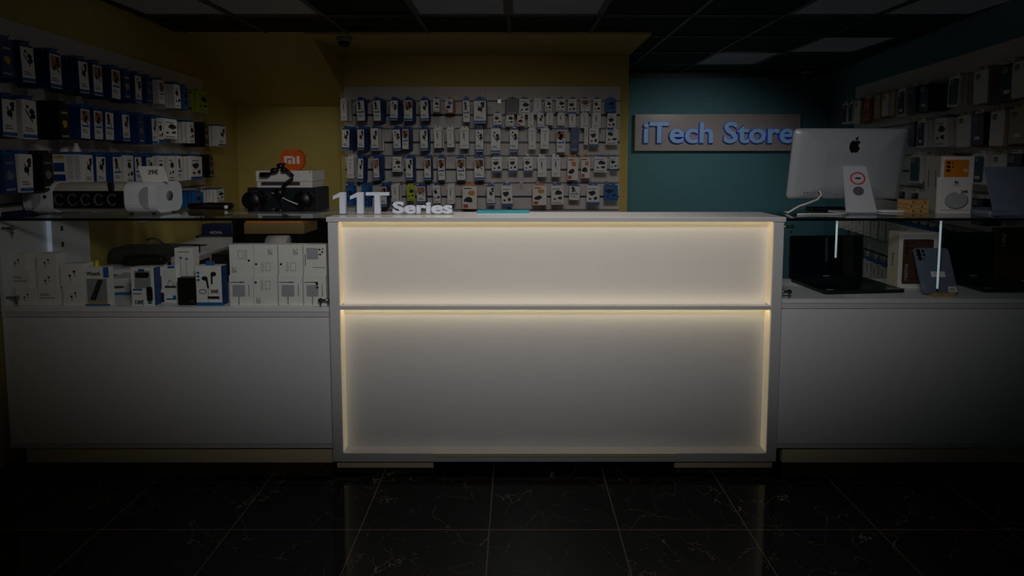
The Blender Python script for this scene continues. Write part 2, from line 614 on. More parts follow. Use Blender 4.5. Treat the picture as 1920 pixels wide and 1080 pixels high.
def clamp(t, o, x, z, s):
    m = M()
    m.tube([(x, 2.388, z), (x + s * .05, 2.388, z)], .006, 8)
    m.lathe([(.010, -.004), (.010, .004)], (x + s * .045, 2.388, z), 'y', 12)
    m.tube([(x + s * .045, 2.388, z), (x + s * .045, 2.388, z - .03)], .004, 8)
    m.obj('glass_clamp', STEEL, t, o)


clamp(lcase, lo, -2.317, Z(428, 2.388), 1)
clamp(lcase, lo, -2.317, Z(558, 2.388), 1)
clamp(lcase, lo, -.846, Z(563, 2.388), -1)
clamp(rcase, ro, 1.196, Z(425, 2.388), 1)
clamp(rcase, ro, 1.196, Z(547, 2.388), 1)
m = M()
for y, z in ((2.70, Z(428, 2.7)), (2.70, Z(458, 2.7))):
    m.box(-2.318, -2.314, y - .006, y + .006, z - .012, z + .012)
m.obj('hinge', mat('brass', (150, 120, 70), .35, metal=1), lcase, lo)

# ------------------------------------------------------------------ slatwalls
G0 = Z(189.7, YS)
GS = 0.1215


def groove(k):
    return G0 - GS * k


def slat_panel(label, frame, s0, s1, z0, z1, group):
    """one slatwall board: profile with horizontal grooves, swept along the wall"""
    zs = sorted(groove(k) for k in range(0, 20) if z0 + .02 < groove(k) < z1 - .02)
    prof = [(0, z0), (-.018, z0)]
    for z in zs:
        prof += [(-.018, z - .012), (-.002, z - .012), (-.002, z + .006), (-.018, z + .006)]
    prof += [(-.018, z1), (0, z1)]
    m = M()
    m.prism(prof, s0 + .0015, s1 - .0015, 'yz')
    o = m.obj('slatwall_board', SLAT)
    o.matrix_world = frame
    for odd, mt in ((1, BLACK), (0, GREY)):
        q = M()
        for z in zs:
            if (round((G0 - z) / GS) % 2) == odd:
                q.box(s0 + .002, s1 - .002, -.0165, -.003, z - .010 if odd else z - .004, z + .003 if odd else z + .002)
        q.obj('shade_groove' if odd else 'groove', mt, o)  # black strips put the shade of the open grooves into colour
    return tag(o, label, 'slatwall board', group)


def frame_at(p, ang):
    return Matrix.Translation(Vector((p[0], p[1], 0))) @ Matrix.Rotation(ang, 4, 'Z')


FB = frame_at((0, YS), 0.0)
aL = math.atan2(1.0, -0.10)
FL = frame_at((xl(2.4), 2.4), aL)
aR = math.atan2(-1.0, -0.187)
FR = frame_at((xr(5.2), 5.2), aR)
kL, kR = math.hypot(1, .10), math.hypot(1, .187)
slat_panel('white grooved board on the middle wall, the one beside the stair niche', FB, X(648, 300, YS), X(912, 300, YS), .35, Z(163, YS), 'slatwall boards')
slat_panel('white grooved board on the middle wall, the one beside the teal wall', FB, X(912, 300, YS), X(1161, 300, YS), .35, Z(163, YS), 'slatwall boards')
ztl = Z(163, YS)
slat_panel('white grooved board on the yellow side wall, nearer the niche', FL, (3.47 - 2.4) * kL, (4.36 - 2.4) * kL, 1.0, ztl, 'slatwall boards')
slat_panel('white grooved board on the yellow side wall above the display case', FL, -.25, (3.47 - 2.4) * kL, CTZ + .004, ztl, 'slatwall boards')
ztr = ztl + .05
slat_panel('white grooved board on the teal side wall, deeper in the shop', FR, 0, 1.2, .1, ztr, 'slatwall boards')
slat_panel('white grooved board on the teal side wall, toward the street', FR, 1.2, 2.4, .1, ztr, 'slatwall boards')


# ------------------------------------------------------------------ hanging packs (unit size: 1 wide, 1 thick, 1 tall, hung from the top edge)
def header_bm():
    m = M()
    bm = m.bm
    o = [(-.34, -.02), (.34, -.02), (.30, .11), (-.30, .11)]
    i = [(-.10, .035), (.10, .035), (.10, .075), (-.10, .075)]
    for d in (0,):
        vs_ = {}
        for nm, pts in (('o', o), ('i', i)):
            for k, (u, v) in enumerate(pts):
                for s, y in ((0, -.12), (1, .12)):
                    vs_[nm, k, s] = bm.verts.new((u, y, v))
        for k in range(4):
            j = (k + 1) % 4
            bm.faces.new((vs_['o', k, 0], vs_['o', j, 0], vs_['i', j, 0], vs_['i', k, 0]))
            bm.faces.new((vs_['o', k, 1], vs_['i', k, 1], vs_['i', j, 1], vs_['o', j, 1]))
            bm.faces.new((vs_['o', k, 0], vs_['o', k, 1], vs_['o', j, 1], vs_['o', j, 0]))
            bm.faces.new((vs_['i', k, 0], vs_['i', j, 0], vs_['i', j, 1], vs_['i', k, 1]))
    bmesh.ops.recalc_face_normals(bm, faces=bm.faces[:])
    return m


def blob(rnd, cx, cz, r):
    return smooth_poly([(cx + r * rnd.uniform(.6, 1.2) * math.cos(a), cz + r * .45 * rnd.uniform(.6, 1.2) * math.sin(a))
                        for a in (k * 2 * PI / 7 for k in range(7))], 2)


def prints(kind, seed):
    """the printed pictures on a pack front: list of (material, [polygons])"""
    r = random.Random(seed)
    out = []
    if kind == 'cable':
        a = [blob(r, r.uniform(-.25, .25), -.18 - .12 * k, r.uniform(.1, .2)) for k in range(3)]
        a += [line(r.uniform(-.3, 0), -.25, r.uniform(0, .3), -.55, .05)]
        out.append((INK, a))
        out.append((BLUE, [rect(-.38, -.62, .38, -.56)] if seed % 2 else [rect(-.5, -.97, .5, -.88)]))
        out.append((GREY, [rect(-.34, -.74, .1, -.71), rect(-.34, -.8, .25, -.77)]))
        if seed % 3 == 0:
            out.append((mat('tan_print', (176, 128, 92), .6), [rect(-.42, -.42, .42, -.10)]))
    elif kind == 'plain':
        out.append((LGREY, [rect(-.05, -.62, .05, -.25), rect(-.3, -.16, .3, -.12)]))
        out.append((INK, [rect(-.03, -.34, .03, -.26)] if seed % 2 else [rect(-.12, -.5, -.04, -.2)]))
        out.append((GREY, [rect(-.3, -.84, .3, -.82), rect(-.3, -.9, .1, -.88)]))
    elif kind == 'gadget':
        out.append((INK, [blob(r, r.uniform(-.15, .1), -.38, .3), blob(r, .2, -.66, .18), blob(r, -.24, -.7, .12)]))
        out.append((GREY, [rect(-.4, -.2, .2, -.16), rect(-.4, -.92, .3, -.88)]))
        if seed % 2:
            out.append((BLUE, [rect(-.5, -1.0, .5, -.86)]))
    elif kind == 'dark':
        c = mat('yellow_print', (200, 170, 40), .5)
        out.append((c if seed % 2 else GREY, [blob(r, 0, -.55, .3), rect(-.3, -.26, .3, -.2)]))
        out.append((LGREY, [rect(-.4, -.92, .3, -.87)]))
    elif kind == 'case':
        out.append((LGREY, [rrect(-.36, -.25, -.02, -.08, .05, 2)]))
        out.append((INK, [ell(-.26, -.13, .06, .03, 10), ell(-.12, -.13, .06, .03, 10), ell(-.2, -.2, .06, .03, 10)]))
        if seed % 2:
            out.append((PWHITE, [rect(-.18, -.82, .18, -.72)]))
    elif kind == 'wave':
        out.append((ORANGE if seed % 2 else BLUE, [blob(r, .1, -.3, .3)]))
        out.append((INK, [blob(r, -.1, -.62, .3), rect(-.4, -.14, .1, -.1)]))
        out.append((RED, [rect(-.42, -.95, -.1, -.8)]))
    return out


# style: (name, body, header or None, front, print kind, words of the label, category)
CASEB = mat('case_navy', (22, 34, 70), .5)
BEIGE = mat('beige_card', (196, 178, 150), .6)
BROWN = mat('brown_card', (110, 64, 38), .6)
YLW = mat('yellow_card', (214, 176, 52), .5)
CORAL = mat('coral_card', (210, 96, 84), .5)
TEALC = mat('case_teal', (30, 70, 84), .4)
STY = {
    'B': ('cable_pack', DBLUE, BLUE, PWHITE, 'cable', 'blue-topped white cable pack', 'cable pack'),
    'L': ('cable_pack', PWHITE, BLUE, PWHITE, 'cable', 'blue-topped white-sided cable pack', 'cable pack'),
    'D': ('cable_pack', DBLUE, BLUE, DBLUE, 'dark', 'dark blue cable pack', 'cable pack'),
    'W': ('adapter_pack', PWHITE, PWHITE, PWHITE, 'plain', 'plain white adapter pack', 'adapter pack'),
    'G': ('earphone_pack', PWHITE, BLUE, PWHITE, 'gadget', 'dark-pictured white gadget pack', 'earphone pack'),
    'K': ('gadget_pack', BLACK, BLACK, BLACK, 'dark', 'black gadget pack', 'gadget pack'),
    'U': ('gadget_pack', BLUE, BLUE, BLUE, 'gadget', 'bright blue gadget pack', 'gadget pack'),
    'O': ('earphone_pack', ORANGE, ORANGE, PWHITE, 'wave', 'orange-edged white gadget pack', 'earphone pack'),
    'Y': ('gadget_pack', LIME, LIME, LIME, 'gadget', 'lime green gadget pack', 'gadget pack'),
    'C': ('phone_case_pack', PWHITE, PWHITE, CASEB, 'case', 'white-framed navy phone case', 'phone case'),
    'Q': ('phone_case_pack', BLACK, PWHITE, BLACK, 'case', 'black phone case', 'phone case'),
    'T': ('phone_case_pack', PWHITE, PWHITE, TEALC, 'case', 'white-framed teal phone case', 'phone case'),
    'N': ('phone_case_pack', BEIGE, BEIGE, PWHITE, 'case', 'pale beige phone case', 'phone case'),
    'R': ('phone_case_pack', CORAL, PWHITE, CORAL, 'wave', 'coral red phone case', 'phone case'),
    'E': ('phone_case_pack', YLW, YLW, BEIGE, 'case', 'amber-edged phone case', 'phone case'),
    'S': ('screen_protector_pack', PWHITE, BLUE, PWHITE, 'plain', 'white screen protector pack', 'screen protector'),
}
PROTO = {}


def proto(sty, var):
    if (sty, var) in PROTO:
        return PROTO[sty, var]
    nm, body, head, front, kind, words_, cat_ = STY[sty]

    def grab(m, name, mt):
        o = m.obj(name, mt)
        C.objects.unlink(o)
        return o
    pr = {'body': grab(M().box(-.5, .5, -.42, .5, -1, 0, .02, 1), nm, body)}
    if head:
        pr['header'] = grab(header_bm(), 'hang_tab', head)
    framed = sty in 'CT'
    q = M()
    if framed:
        q.prism(rrect(-.40, -.93, .40, -.07, .10, 4), -.5, -.41)
    elif sty in 'QRN':
        q.prism(rrect(-.47, -.98, .47, -.02, .12, 4), -.5, -.41)
    else:
        q.box(-.48, .48, -.5, -.41, -.99, -.01 if sty not in 'BL' else -.06)
    pr['front'] = grab(q, 'front_card' if cat_ != 'phone case' else 'case_back', front)
    pr['prints'] = []
    for mt, polys in prints(kind, var):
        m = M()
        for p in polys:
            m.prism(p, -.53, -.495)
        pr['prints'].append(grab(m, 'print', mt))
    PROTO[sty, var] = pr
    return pr


def copy_to(o, parent=None):
    c = o.copy()
    c.parent = parent
    C.objects.link(c)
    return c


def hook_bm(L):
    m = M()
    m.box(-.014, .014, -.021, -.016, -.016, .016)
    m.tube([(0, -.018, 0), (0, -L + .004, .004), (0, -L, .016)], .0022, 6)
    return m


HK = {}
ORD = ('first second third fourth fifth sixth seventh eighth ninth tenth eleventh twelfth thirteenth fourteenth fifteenth sixteenth '
       'seventeenth eighteenth nineteenth twentieth twenty-first twenty-second twenty-third twenty-fourth twenty-fifth twenty-sixth').split()
rj = random.Random(5)


def hang(frame, s, zh, L, sty, w, h, t, n, corner, idx, row, wall, tilt=0.0):
    """one wall hook with its stack of n packs"""
    key = round(L, 2)
    if key not in HK:
        o = hook_bm(key).obj('peg_hook', STEEL)
        C.objects.unlink(o)
        HK[key] = o
    hk = copy_to(HK[key])
    hk.matrix_world = frame @ Matrix.Translation((s, 0, zh))
    tag(hk, f'steel wall hook, {ORD[idx]} from the {corner}, {row} row, {wall}', 'hook', f'hooks on the {wall}')
    if n == 0:
        return
    nm, body, head, front, kind, words_, cat_ = STY[sty]
    var = rj.randrange(5)
    pr = proto(sty, var)
    for k in range(n):
        y = -(L - .028) + k * t * 1.16
        if y > -.03:
            break
        r = copy_to(pr['body'])
        rot = Matrix.Rotation(rj.uniform(-.045, .045), 4, 'Y') @ Matrix.Rotation(rj.uniform(-.03, .03) + (tilt if k == 0 else 0), 4, 'Z')
        r.matrix_world = frame @ Matrix.Translation((s + rj.uniform(-.002, .002), y, zh - .055 * h)) @ rot @ Matrix.Diagonal((w, t, h, 1))
        where = 'front of' if k == 0 else f'{ORD[k - 1]} behind front,'
        tag(r, f'{words_}, {where} {ORD[idx]} hook from {corner}, {row} row, {wall}', cat_, f'{cat_}s hanging on the {wall}')
        if 'header' in pr:
            copy_to(pr['header'], r)
        if k == 0:
            copy_to(pr['front'], r)
            for q in pr['prints']:
                copy_to(q, r)


# the middle wall: (x0, y0, x1, y1, packs, style) in the two zoomed crops it was measured in
A_ = lambda r: (620 + r[0] / 4.155, 150 + r[1] / 4.155, 620 + r[2] / 4.155, 150 + r[3] / 4.155) + tuple(r[4:])
B_ = lambda r: (900 + r[0] / 4.155, 150 + r[1] / 4.155, 900 + r[2] / 4.155, 150 + r[3] / 4.155) + tuple(r[4:])
ROWS = [
    ('top', 0, [A_(r) for r in ((82, 175, 130, 318, 5, 'W'), (205, 175, 268, 320, 3, 'B'), (335, 170, 392, 320, 7, 'B'), (467, 180, 527, 315, 6, 'B'),
                (575, 180, 640, 320, 5, 'B'), (700, 175, 762, 318, 4, 'B'), (803, 165, 850, 248, 5, 'G'), (897, 170, 958, 255, 4, 'O'),
                (1030, 195, 1085, 330, 2, 'B'))] +
     [B_(r) for r in ((-48, 180, 50, 340, 3, 'B'), (138, 180, 150, 250, 0, 'W'), (200, 175, 303, 270, 2, 'K'), (305, 185, 388, 270, 2, 'G'), (418, 190, 475, 270, 2, 'W'),
                      (505, 185, 560, 250, 2, 'G'), (590, 175, 660, 245, 2, 'G'), (685, 185, 752, 265, 2, 'G'), (782, 180, 855, 245, 2, 'L'),
                      (880, 185, 940, 262, 2, 'G'), (972, 175, 1055, 250, 1, 'U'))]),
    ('second', 1, [B_(r) for r in ((105, 295, 168, 362, 2, 'G'), (203, 295, 265, 362, 1, 'G'), (290, 295, 350, 360, 1, 'O'), (375, 295, 420, 365, 1, 'W'),
                   (445, 305, 495, 380, 1, 'L'), (515, 285, 570, 352, 1, 'W'), (603, 290, 660, 355, 1, 'W'), (688, 295, 743, 370, 1, 'W'),
                   (780, 305, 843, 375, 1, 'W'), (872, 305, 940, 375, 1, 'W'), (990, 295, 1060, 390, 1, 'G'))]),
    ('third', 2, [A_(r) for r in ((97, 425, 155, 545, 6, 'B'), (215, 430, 268, 545, 5, 'B'), (318, 430, 375, 550, 6, 'L'), (487, 425, 545, 550, 4, 'B'),
                  (560, 430, 610, 540, 6, 'B'), (698, 420, 757, 550, 4, 'B'), (808, 415, 868, 530, 4, 'W'), (905, 410, 960, 525, 3, 'W'), (1010, 415, 1080, 535, 2, 'W'))] +
     [B_(r) for r in ((-35, 430, 28, 560, 2, 'B'), (85, 430, 160, 570, 1, 'L'), (233, 430, 300, 560, 1, 'B'), (318, 420, 330, 520, 0, 'W'), (375, 425, 433, 540, 1, 'W'), (473, 425, 540, 537, 1, 'W'),
                      (590, 415, 660, 565, 1, 'B'), (703, 430, 768, 560, 1, 'D'), (810, 420, 840, 505, 1, 'W'), (853, 435, 925, 520, 1, 'G'), (982, 430, 1075, 505, 1, 'G'))]),
    ('fourth', 4, [A_(r) for r in ((135, 650, 190, 765, 4, 'W'), (220, 665, 262, 790, 4, 'B'), (335, 670, 380, 780, 7, 'B'), (487, 640, 555, 715, 2, 'G'),
                   (590, 665, 645, 780, 4, 'B'), (732, 665, 785, 780, 3, 'B'), (835, 665, 890, 780, 3, 'B'), (980, 660, 1050, 780, 2, 'B'))] +
     [B_(r) for r in ((-45, 660, 35, 780, 2, 'B'), (92, 640, 172, 725, 1, 'G'), (222, 640, 292, 720, 1, 'G'), (340, 640, 410, 720, 1, 'G'), (445, 640, 515, 755, 1, 'W'),
                      (557, 640, 625, 755, 1, 'W'), (680, 640, 765, 780, 1, 'O'), (785, 635, 857, 765, 1, 'O'), (890, 640, 990, 720, 1, 'G'), (1010, 640, 1070, 708, 1, 'G'))]),
    ('lowest', 6, [A_(r) for r in ((125, 850, 190, 975, 2, 'U'), (250, 850, 305, 985, 3, 'U'), (390, 860, 440, 985, 4, 'B'), (480, 850, 535, 950, 3, 'W'),
                   (593, 845, 652, 940, 1, 'Y'), (673, 855, 742, 960, 2, 'B'), (800, 860, 855, 960, 2, 'G'), (915, 855, 968, 965, 2, 'W'), (1030, 840, 1145, 1005, 1, 'O'))] +
     [B_(r) for r in ((52, 845, 115, 975, 1, 'B'), (165, 855, 250, 985, 1, 'G'), (315, 840, 330, 890, 0, 'W'), (408, 850, 520, 975, 1, 'O'), (550, 855, 648, 970, 1, 'G'),
                      (695, 850, 780, 935, 1, 'B'), (830, 850, 930, 970, 1, 'G'), (962, 845, 1070, 940, 1, 'U'))]),
]
LB = .28
YF = YS - LB + .028
for row, gk, items in ROWS:
    for i, (x0, y0, x1, y1, n, sty) in enumerate(items):
        zh = groove(gk) - .003
        a, b = at(x0, y1, YF), at(x1, y1, YF)
        w = b.x - a.x
        h = (zh - a.z) / 1.055
        t = .0125 if n > 4 else .02
        tt = {0: .02, 1: .026, 2: .034, 3: .034, 4: .034, 5: .033, 6: .031, 7: .029}[n]
        hang(FB, (a.x + b.x) / 2, zh, LB, sty, w, h, tt, n, 'niche', i, row, 'back slatwall')

# the yellow side wall: pixel of the pack's middle, width in metres, height, packs, style
LL = .20


def side(frame, out, corner, wall, rows, n_, wf):
    fo = frame @ Vector((0, 0, 0))
    nrm = (frame.to_3x3() @ Vector((0, -1, 0))).normalized()
    inv = frame.inverted()
    for row, zh, items in rows:
        for i, (px, w, h, n, sty) in enumerate(items):
            q = onplane(px, 300 - (zh - H) * 200, fo + nrm * (out - .028), nrm)
            # refine the height: the point at this px on the plane is the same for all heights up to the pitch
            d = ray(px, 300)
            for _ in range(4):
                pz = onplane(px, PPY - F * math.tan(math.atan2(zh - .5 * h - H, q.y) + PITCH), fo + nrm * (out - .028), nrm)
                q = pz
            s = (inv @ q).x
            if wall.startswith('yellow') and w < .125:
                w *= .66
            t = min(.022, (out - .05) / max(n, 1) / 1.16)
            hang(frame, s, zh, out, sty, w, h, t, n, corner, i, row, wall)


g_ = lambda k: groove(k) - .003
side(FL, LL, 'niche', 'yellow-side slatwall', [
    ('top', g_(0), [(378, .15, .16, 2, 'Y'), (345, .10, .16, 5, 'U'), (330, .11, .16, 7, 'G'), (300, .10, .15, 7, 'L'), (277, .10, .16, 6, 'D'), (257, .10, .17, 7, 'B'), (235, .09, .16, 7, 'D'), (215, .11, .17, 7, 'B'), (180, .11, .17, 7, 'B'),
                    (152, .11, .17, 7, 'B'), (101, .11, .17, 7, 'B'), (47, .11, .165, 8, 'B'), (8, .10, .16, 7, 'D')]),
    ('second', g_(2), [(414, .13, .16, 4, 'L'), (384, .10, .17, 6, 'K'), (356, .12, .15, 5, 'G'), (317, .16, .13, 3, 'G'), (298, .09, .16, 6, 'G'), (286, .08, .17, 6, 'B'), (262, .09, .17, 8, 'D'), (233, .10, .16, 7, 'B'),
                       (203, .10, .16, 7, 'B'), (181, .10, .16, 7, 'B'), (158, .10, .16, 7, 'B'), (118, .10, .17, 8, 'K'), (53, .12, .175, 8, 'L'), (14, .11, .17, 7, 'B')]),
    ('third', g_(4), [(393, .11, .16, 5, 'K'), (366, .17, .17, 3, 'G'), (335, .10, .17, 5, 'L'), (318, .10, .16, 5, 'G'), (300, .10, .17, 5, 'G'), (278, .10, .17, 5, 'B'), (256, .10, .16, 5, 'B'), (241, .10, .16, 5, 'G'),
                      (217, .11, .16, 6, 'B'), (186, .11, .16, 6, 'B'), (162, .10, .16, 1, 'L'), (86, .10, .17, 6, 'K'), (47, .11, .17, 7, 'L'), (14, .10, .17, 7, 'D')]),
    ('lowest', g_(6) - .02, [(410, .13, .10, 5, 'G'), (371, .13, .12, 6, 'U')]),
], None, None)
LR = .18
side(FR, LR, 'teal corner', 'teal-side slatwall', [
    ('top', g_(0) + .02, [(1586, .10, .19, 3, 'C'), (1597, .09, .19, 3, 'C'), (1610, .12, .21, 4, 'N'), (1628, .11, .19, 3, 'R'), (1647, .10, .19, 4, 'E'), (1662, .10, .18, 4, 'N'), (1675, .10, .18, 3, 'E'),
                          (1692, .12, .20, 3, 'C'), (1714, .10, .19, 4, 'Q'), (1735, .11, .19, 6, 'Q'), (1792, .13, .19, 6, 'T'), (1842, .14, .20, 6, 'N'), (1892, .12, .20, 3, 'Q'), (1916, .12, .20, 4, 'N')]),
    ('second', g_(2) + .01, [(1712, .09, .18, 4, 'Q'), (1729, .10, .19, 5, 'C'), (1767, .13, .19, 6, 'G'), (1810, .14, .20, 6, 'N'), (1836, .12, .19, 5, 'Q'), (1873, .12, .20, 6, 'N'), (1912, .13, .19, 4, 'E')]),
    ('third', g_(4) + .01, [(1718, .15, .20, 5, 'T'), (1745, .12, .19, 5, 'N'), (1838, .12, .18, 5, 'T'), (1876, .13, .19, 5, 'N'), (1905, .12, .19, 4, 'Q')]),
    ('fourth', g_(6) - .01, [(1693, .11, .16, 4, 'C'), (1717, .10, .16, 4, 'C'), (1835, .11, .16, 4, 'Q')]),
    ('fifth', .93, [(1575 + 13 * k + (k * k) // 9, .10, .16, 4, 'S') for k in range(20)]),
    ('lowest', .56, [(1575 + 13 * k + (k * k) // 9, .10, .17, 4, 'S') for k in range(15)]),
], None, None)

# ------------------------------------------------------------------ signs
SIGNM = mat('sign_board', (168, 162, 158), 0.28, var=0.03)
a, b = at(1190, 283, YB - .06), at(1502, 214, YB - .06)
t = thing('shop_sign', 'grey sign board with raised glowing blue letters on the teal wall', 'sign', ((a.x + b.x) / 2, YB - .06, a.z))
sw, sh = b.x - a.x, b.z - a.z
M().box(-sw / 2, sw / 2, 0, .05, 0, sh, .003).obj('board', SIGNM, t)
LETF = mat('sign_letter_face', (128, 168, 208), 0.4, var=0, emit=0.085, ecol=(120, 170, 215))
LETG = mat('sign_letter_side', (50, 84, 190), 0.4, var=0, emit=0.06, ecol=(40, 70, 210))
l0, l1 = X(1207, 267, YB - .1), X(1489, 267, YB - .1)
zb = Z(267, YB - .09) - a.z
ht = Z(228, YB - .09) - Z(267, YB - .09)
for nm, mt, y, dep, bold in (('lettering', LETG, -.016, .015, .045), ('lettering', LETF, -.034, .003, .028)):
    o = text('iTech Store', nm, mt, t, ht / .72, (0, y, zb), depth=dep, bold=bold * ht)
    xs = (l1 - l0) / o.dimensions.x if o.dimensions.x else 1
    bx = [v.co.x for v in o.data.vertices]
    xs = (l1 - l0) / (max(bx) - min(bx))
    o.scale = (xs, 1, 1)
    o.location.x = (l0 + l1) / 2 - (a.x + b.x) / 2 - xs * (max(bx) + min(bx)) / 2

# letters on the desk ledge
LET = mat('white_acrylic_letter', (225, 232, 245), 0.3, var=0.01)
yl = 2.46
p = onz(737, 405, DT)
t = thing('counter_sign', 'white standing letters and digits on a clear base at the desk edge', 'sign', (X(737, 404, yl), yl, DT))
M().box(X(622, 404, yl) - t.location.x, X(852, 404, yl) - t.location.x, -.02, .03, 0, .004, .001).obj('base_plate', GLASS, t)
sc = Vector((X(737, 404, yl), 0)).x


def u(px):
    return X(px, 390, yl) - sc


zB, zT = .0045, Z(360.5, yl) - DT
for x0, x1 in ((624.5, 647.5), (656.5, 681)):
    f = x1 - x0
    pl_ = [(u(x1 - f * .48), zB), (u(x1), zB), (u(x1), zT), (u(x1 - f * .40), zT), (u(x0), zT - .018), (u(x0), zT - .034), (u(x1 - f * .48), zT - .022)]
    M().prism(pl_, 0, .02).obj('letter', LET, t)
M().prism([(u(702), zB), (u(712.5), zB), (u(712.5), zT - .015), (u(729), zT - .015), (u(729), zT), (u(686), zT), (u(686), zT - .015), (u(702), zT - .015)], 0, .02).obj('letter', LET, t)
o = text('Series', 'lettering', LET, t, .085, (0, .01, zB + .001), depth=.009, bold=.0032)
bx = [v.co.x for v in o.data.vertices]
bz = [v.co.y for v in o.data.vertices]
xs = (u(848) - u(735.5)) / (max(bx) - min(bx))
zs = (Z(378, yl) - DT - zB) / (max(bz) - min(bz))
o.scale = (xs, zs, 1)
o.location.x = u(735.5) - xs * min(bx)
o.location.z = zB - zs * min(bz)

# teal tray at the back of the ledge
q = onz(943, 401, DT)
t = thing('pen_tray', 'flat turquoise tray lying on the desk ledge near its back', 'tray', (q.x, DB - .04, DT))
M().box(-.125, .125, -.022, .022, 0, .012, .002).obj('tray', mat('turquoise', (36, 150, 160), .4), t)
M().box(-.10, .02, -.014, .012, .0125, .016).obj('pen', mat('teal_pen', (20, 110, 120), .4), t)

# ------------------------------------------------------------------ on the glass of the case beside the yellow wall
yd = 2.50
xa, xb_, xc, xd = X(44, 400, yd), X(100, 400, yd), X(234, 400, yd), X(293, 400, yd)
zh_ = Z(341.5, yd) - CTZ
t = thing('band_display', 'long white and silver display tube with rounded square ends on glass', 'product display', ((xa + xd) / 2, yd, CTZ))
ox = (xa + xd) / 2


def rsq(r=.045, dz=0.0, y0=0.0, y1=.20, g=0.0):
    return rrect(y0 + g, .008 + g, y1 - g, zh_ - g, r)


CAPM = mat('display_white', (226, 228, 232), .35, var=.02)
for x0, x1 in ((xa, xb_), (xc, xd)):
    o = M().prism(rsq(), x0 - ox, x1 - ox, 'yz').obj('end_cap', CAPM, t)
    s = -1 if x0 == xa else 1
    e = M()
    e.lathe([(.0005, 0), (.022, 0), (.024, .002), (.024, .003), (.0005, .003)], ((x1 if s > 0 else x0) - ox, .10, zh_ / 2 + .008), 'x', 20)
    e.obj('button', mat('display_grey', (120, 120, 124), .35), o)
    xm = (x0 + .042 - ox) if s < 0 else (x1 - .034 - ox)
    m = M()
    m.prism([(xm + .046 * math.cos(k), zh_ / 2 + .005 + .052 * math.sin(k)) for k in [PI / 2 + s * PI * j / 14 for j in range(15)]], -.0015, .003)
    m.obj('finger_scoop', mat('scoop_grey', (170, 171, 178), .5), o)
m = M()
m.lathe([(.0005, 0), (.009, 0), (.009, -.002), (.0005, -.002)], (X(84, 372, yd) - ox, 0, Z(369, yd) - CTZ), 'y', 14)
m.obj('knob', BLACK, t)
mid = M()
mid.prism(rsq(g=.004), xb_ - ox, xc - ox, 'yz')
mid.obj('silver_body', mat('brushed_champagne', (196, 186, 172), .35, metal=.15), t)
wz0, wz1 = Z(391, yd) - CTZ, Z(358, yd) - CTZ
M().box(xb_ - ox + .002, xc - ox - .002, -.001, .01, wz0, wz1, .003).obj('window', mat('black_gloss', (6, 6, 8), .08), t)
bands = M()
for k in range(5):
    cx = xb_ - ox + .035 + k * .062
    ring(bands, cx, (wz0 + wz1) / 2, .024, .028, .006, -.006, -.001, 16, .6, 5.6)
bands.obj('wristband', mat('black_rubber', (84, 84, 90), .35), t)
M().prism([(X(203, 345, yd) - ox, zh_ + .001), (X(209, 345, yd) - ox, zh_ + .001), (X(213, 358, yd) - ox, wz1), (X(206, 358, yd) - ox, wz1)], -.006, .012).obj('strap', BLACK, t)
f = M()
for x in (xa + .03, xc + .01, xd - .03):
    for y in (.03, .17):
        f.lathe([(.008, 0), (.008, .009)], (x - ox, y, 0), 'z', 10)
f.obj('foot', BLACK, t)

yc = yd + .05
cw, ch = X(316, 330, yc) - X(268, 330, yc), Z(312, yc) - Z(341, yc)
t = thing('price_card', 'white handwritten price card reading 39€ leaning on the silver display', 'price card', (X(292, 341, yc), yc, Z(341.0, yc) + .001))
shx = -.022
M().prism([(-cw / 2, 0), (cw / 2, 0), (cw / 2 + shx, ch), (-cw / 2 + shx, ch)], 0, .002).obj('card', PWHITE, t)
text('39€', 'lettering', INK, t, .03, (-.010, -.0008, ch * .48), bold=.0006)

# black pouch
q = onz(395, 396.5, CTZ)
t = thing('soft_pouch', 'long black pouch lying at the back edge of the glass', 'pouch', (X(396, 396, 2.80), 2.80, CTZ))
m = M()
m.box(-.112, .112, -.03, .03, 0, .034, .015, 3)
m.obj('pouch', BLACK, t, smooth=True)
M().lathe([(.001, 0), (.010, .001), (.010, .004), (.001, .004)], (.095, -.034, .014), 'y', 12).obj('badge', PWHITE, t)

t = thing('mesh_pouch', 'dark blue mesh bag lying at the glass end against the yellow side wall', 'bag', (X(22, 402, 2.47), 2.45, CTZ))
m = M()
m.box(-.07, .06, -.03, .10, 0, .022, .009, 2)
m.obj('bag', mat('navy_mesh', (16, 34, 70), .8, var=.6, scale=160), t)

# bottles
yb_ = 2.74
xa_ = X(126, 330, yb_)
t = thing('cleaner_display', 'white and blue box with two bottle tops standing behind the display tube', 'boxed bottles', (xa_, yb_, CTZ))
bw = X(152, 310, yb_) - X(100, 310, yb_)
bh = Z(285, yb_) - CTZ
M().box(-bw / 2, bw / 2, 0, .06, 0, bh, .002).obj('box', PWHITE, t)
m = M()
m.box(-bw / 2 - .001, bw / 2 + .001, -.001, .061, bh - .012, bh + .001)
m.obj('blue_rim', BLUE, t)
m = M()
m.prism(rect(-bw / 2 + .004, bh - .10, -.012, bh - .055), -.0012, 0)
m.prism(rect(-bw / 2 + .004, bh - .155, -.008, bh - .115), -.0012, 0)
m.obj('print', DBLUE, t)
M().prism(rect(-bw / 2 + .004, bh - .034, -.014, bh - .018), -.0012, 0).obj('print', YLW, t)
m = M()
for k in range(14):
    for x in (.004, .042):
        m.prism(rect(x, bh - .026 - k * .0085, x + .03, bh - .0225 - k * .0085), -.001, 0)
m.obj('text_lines', LGREY, t)
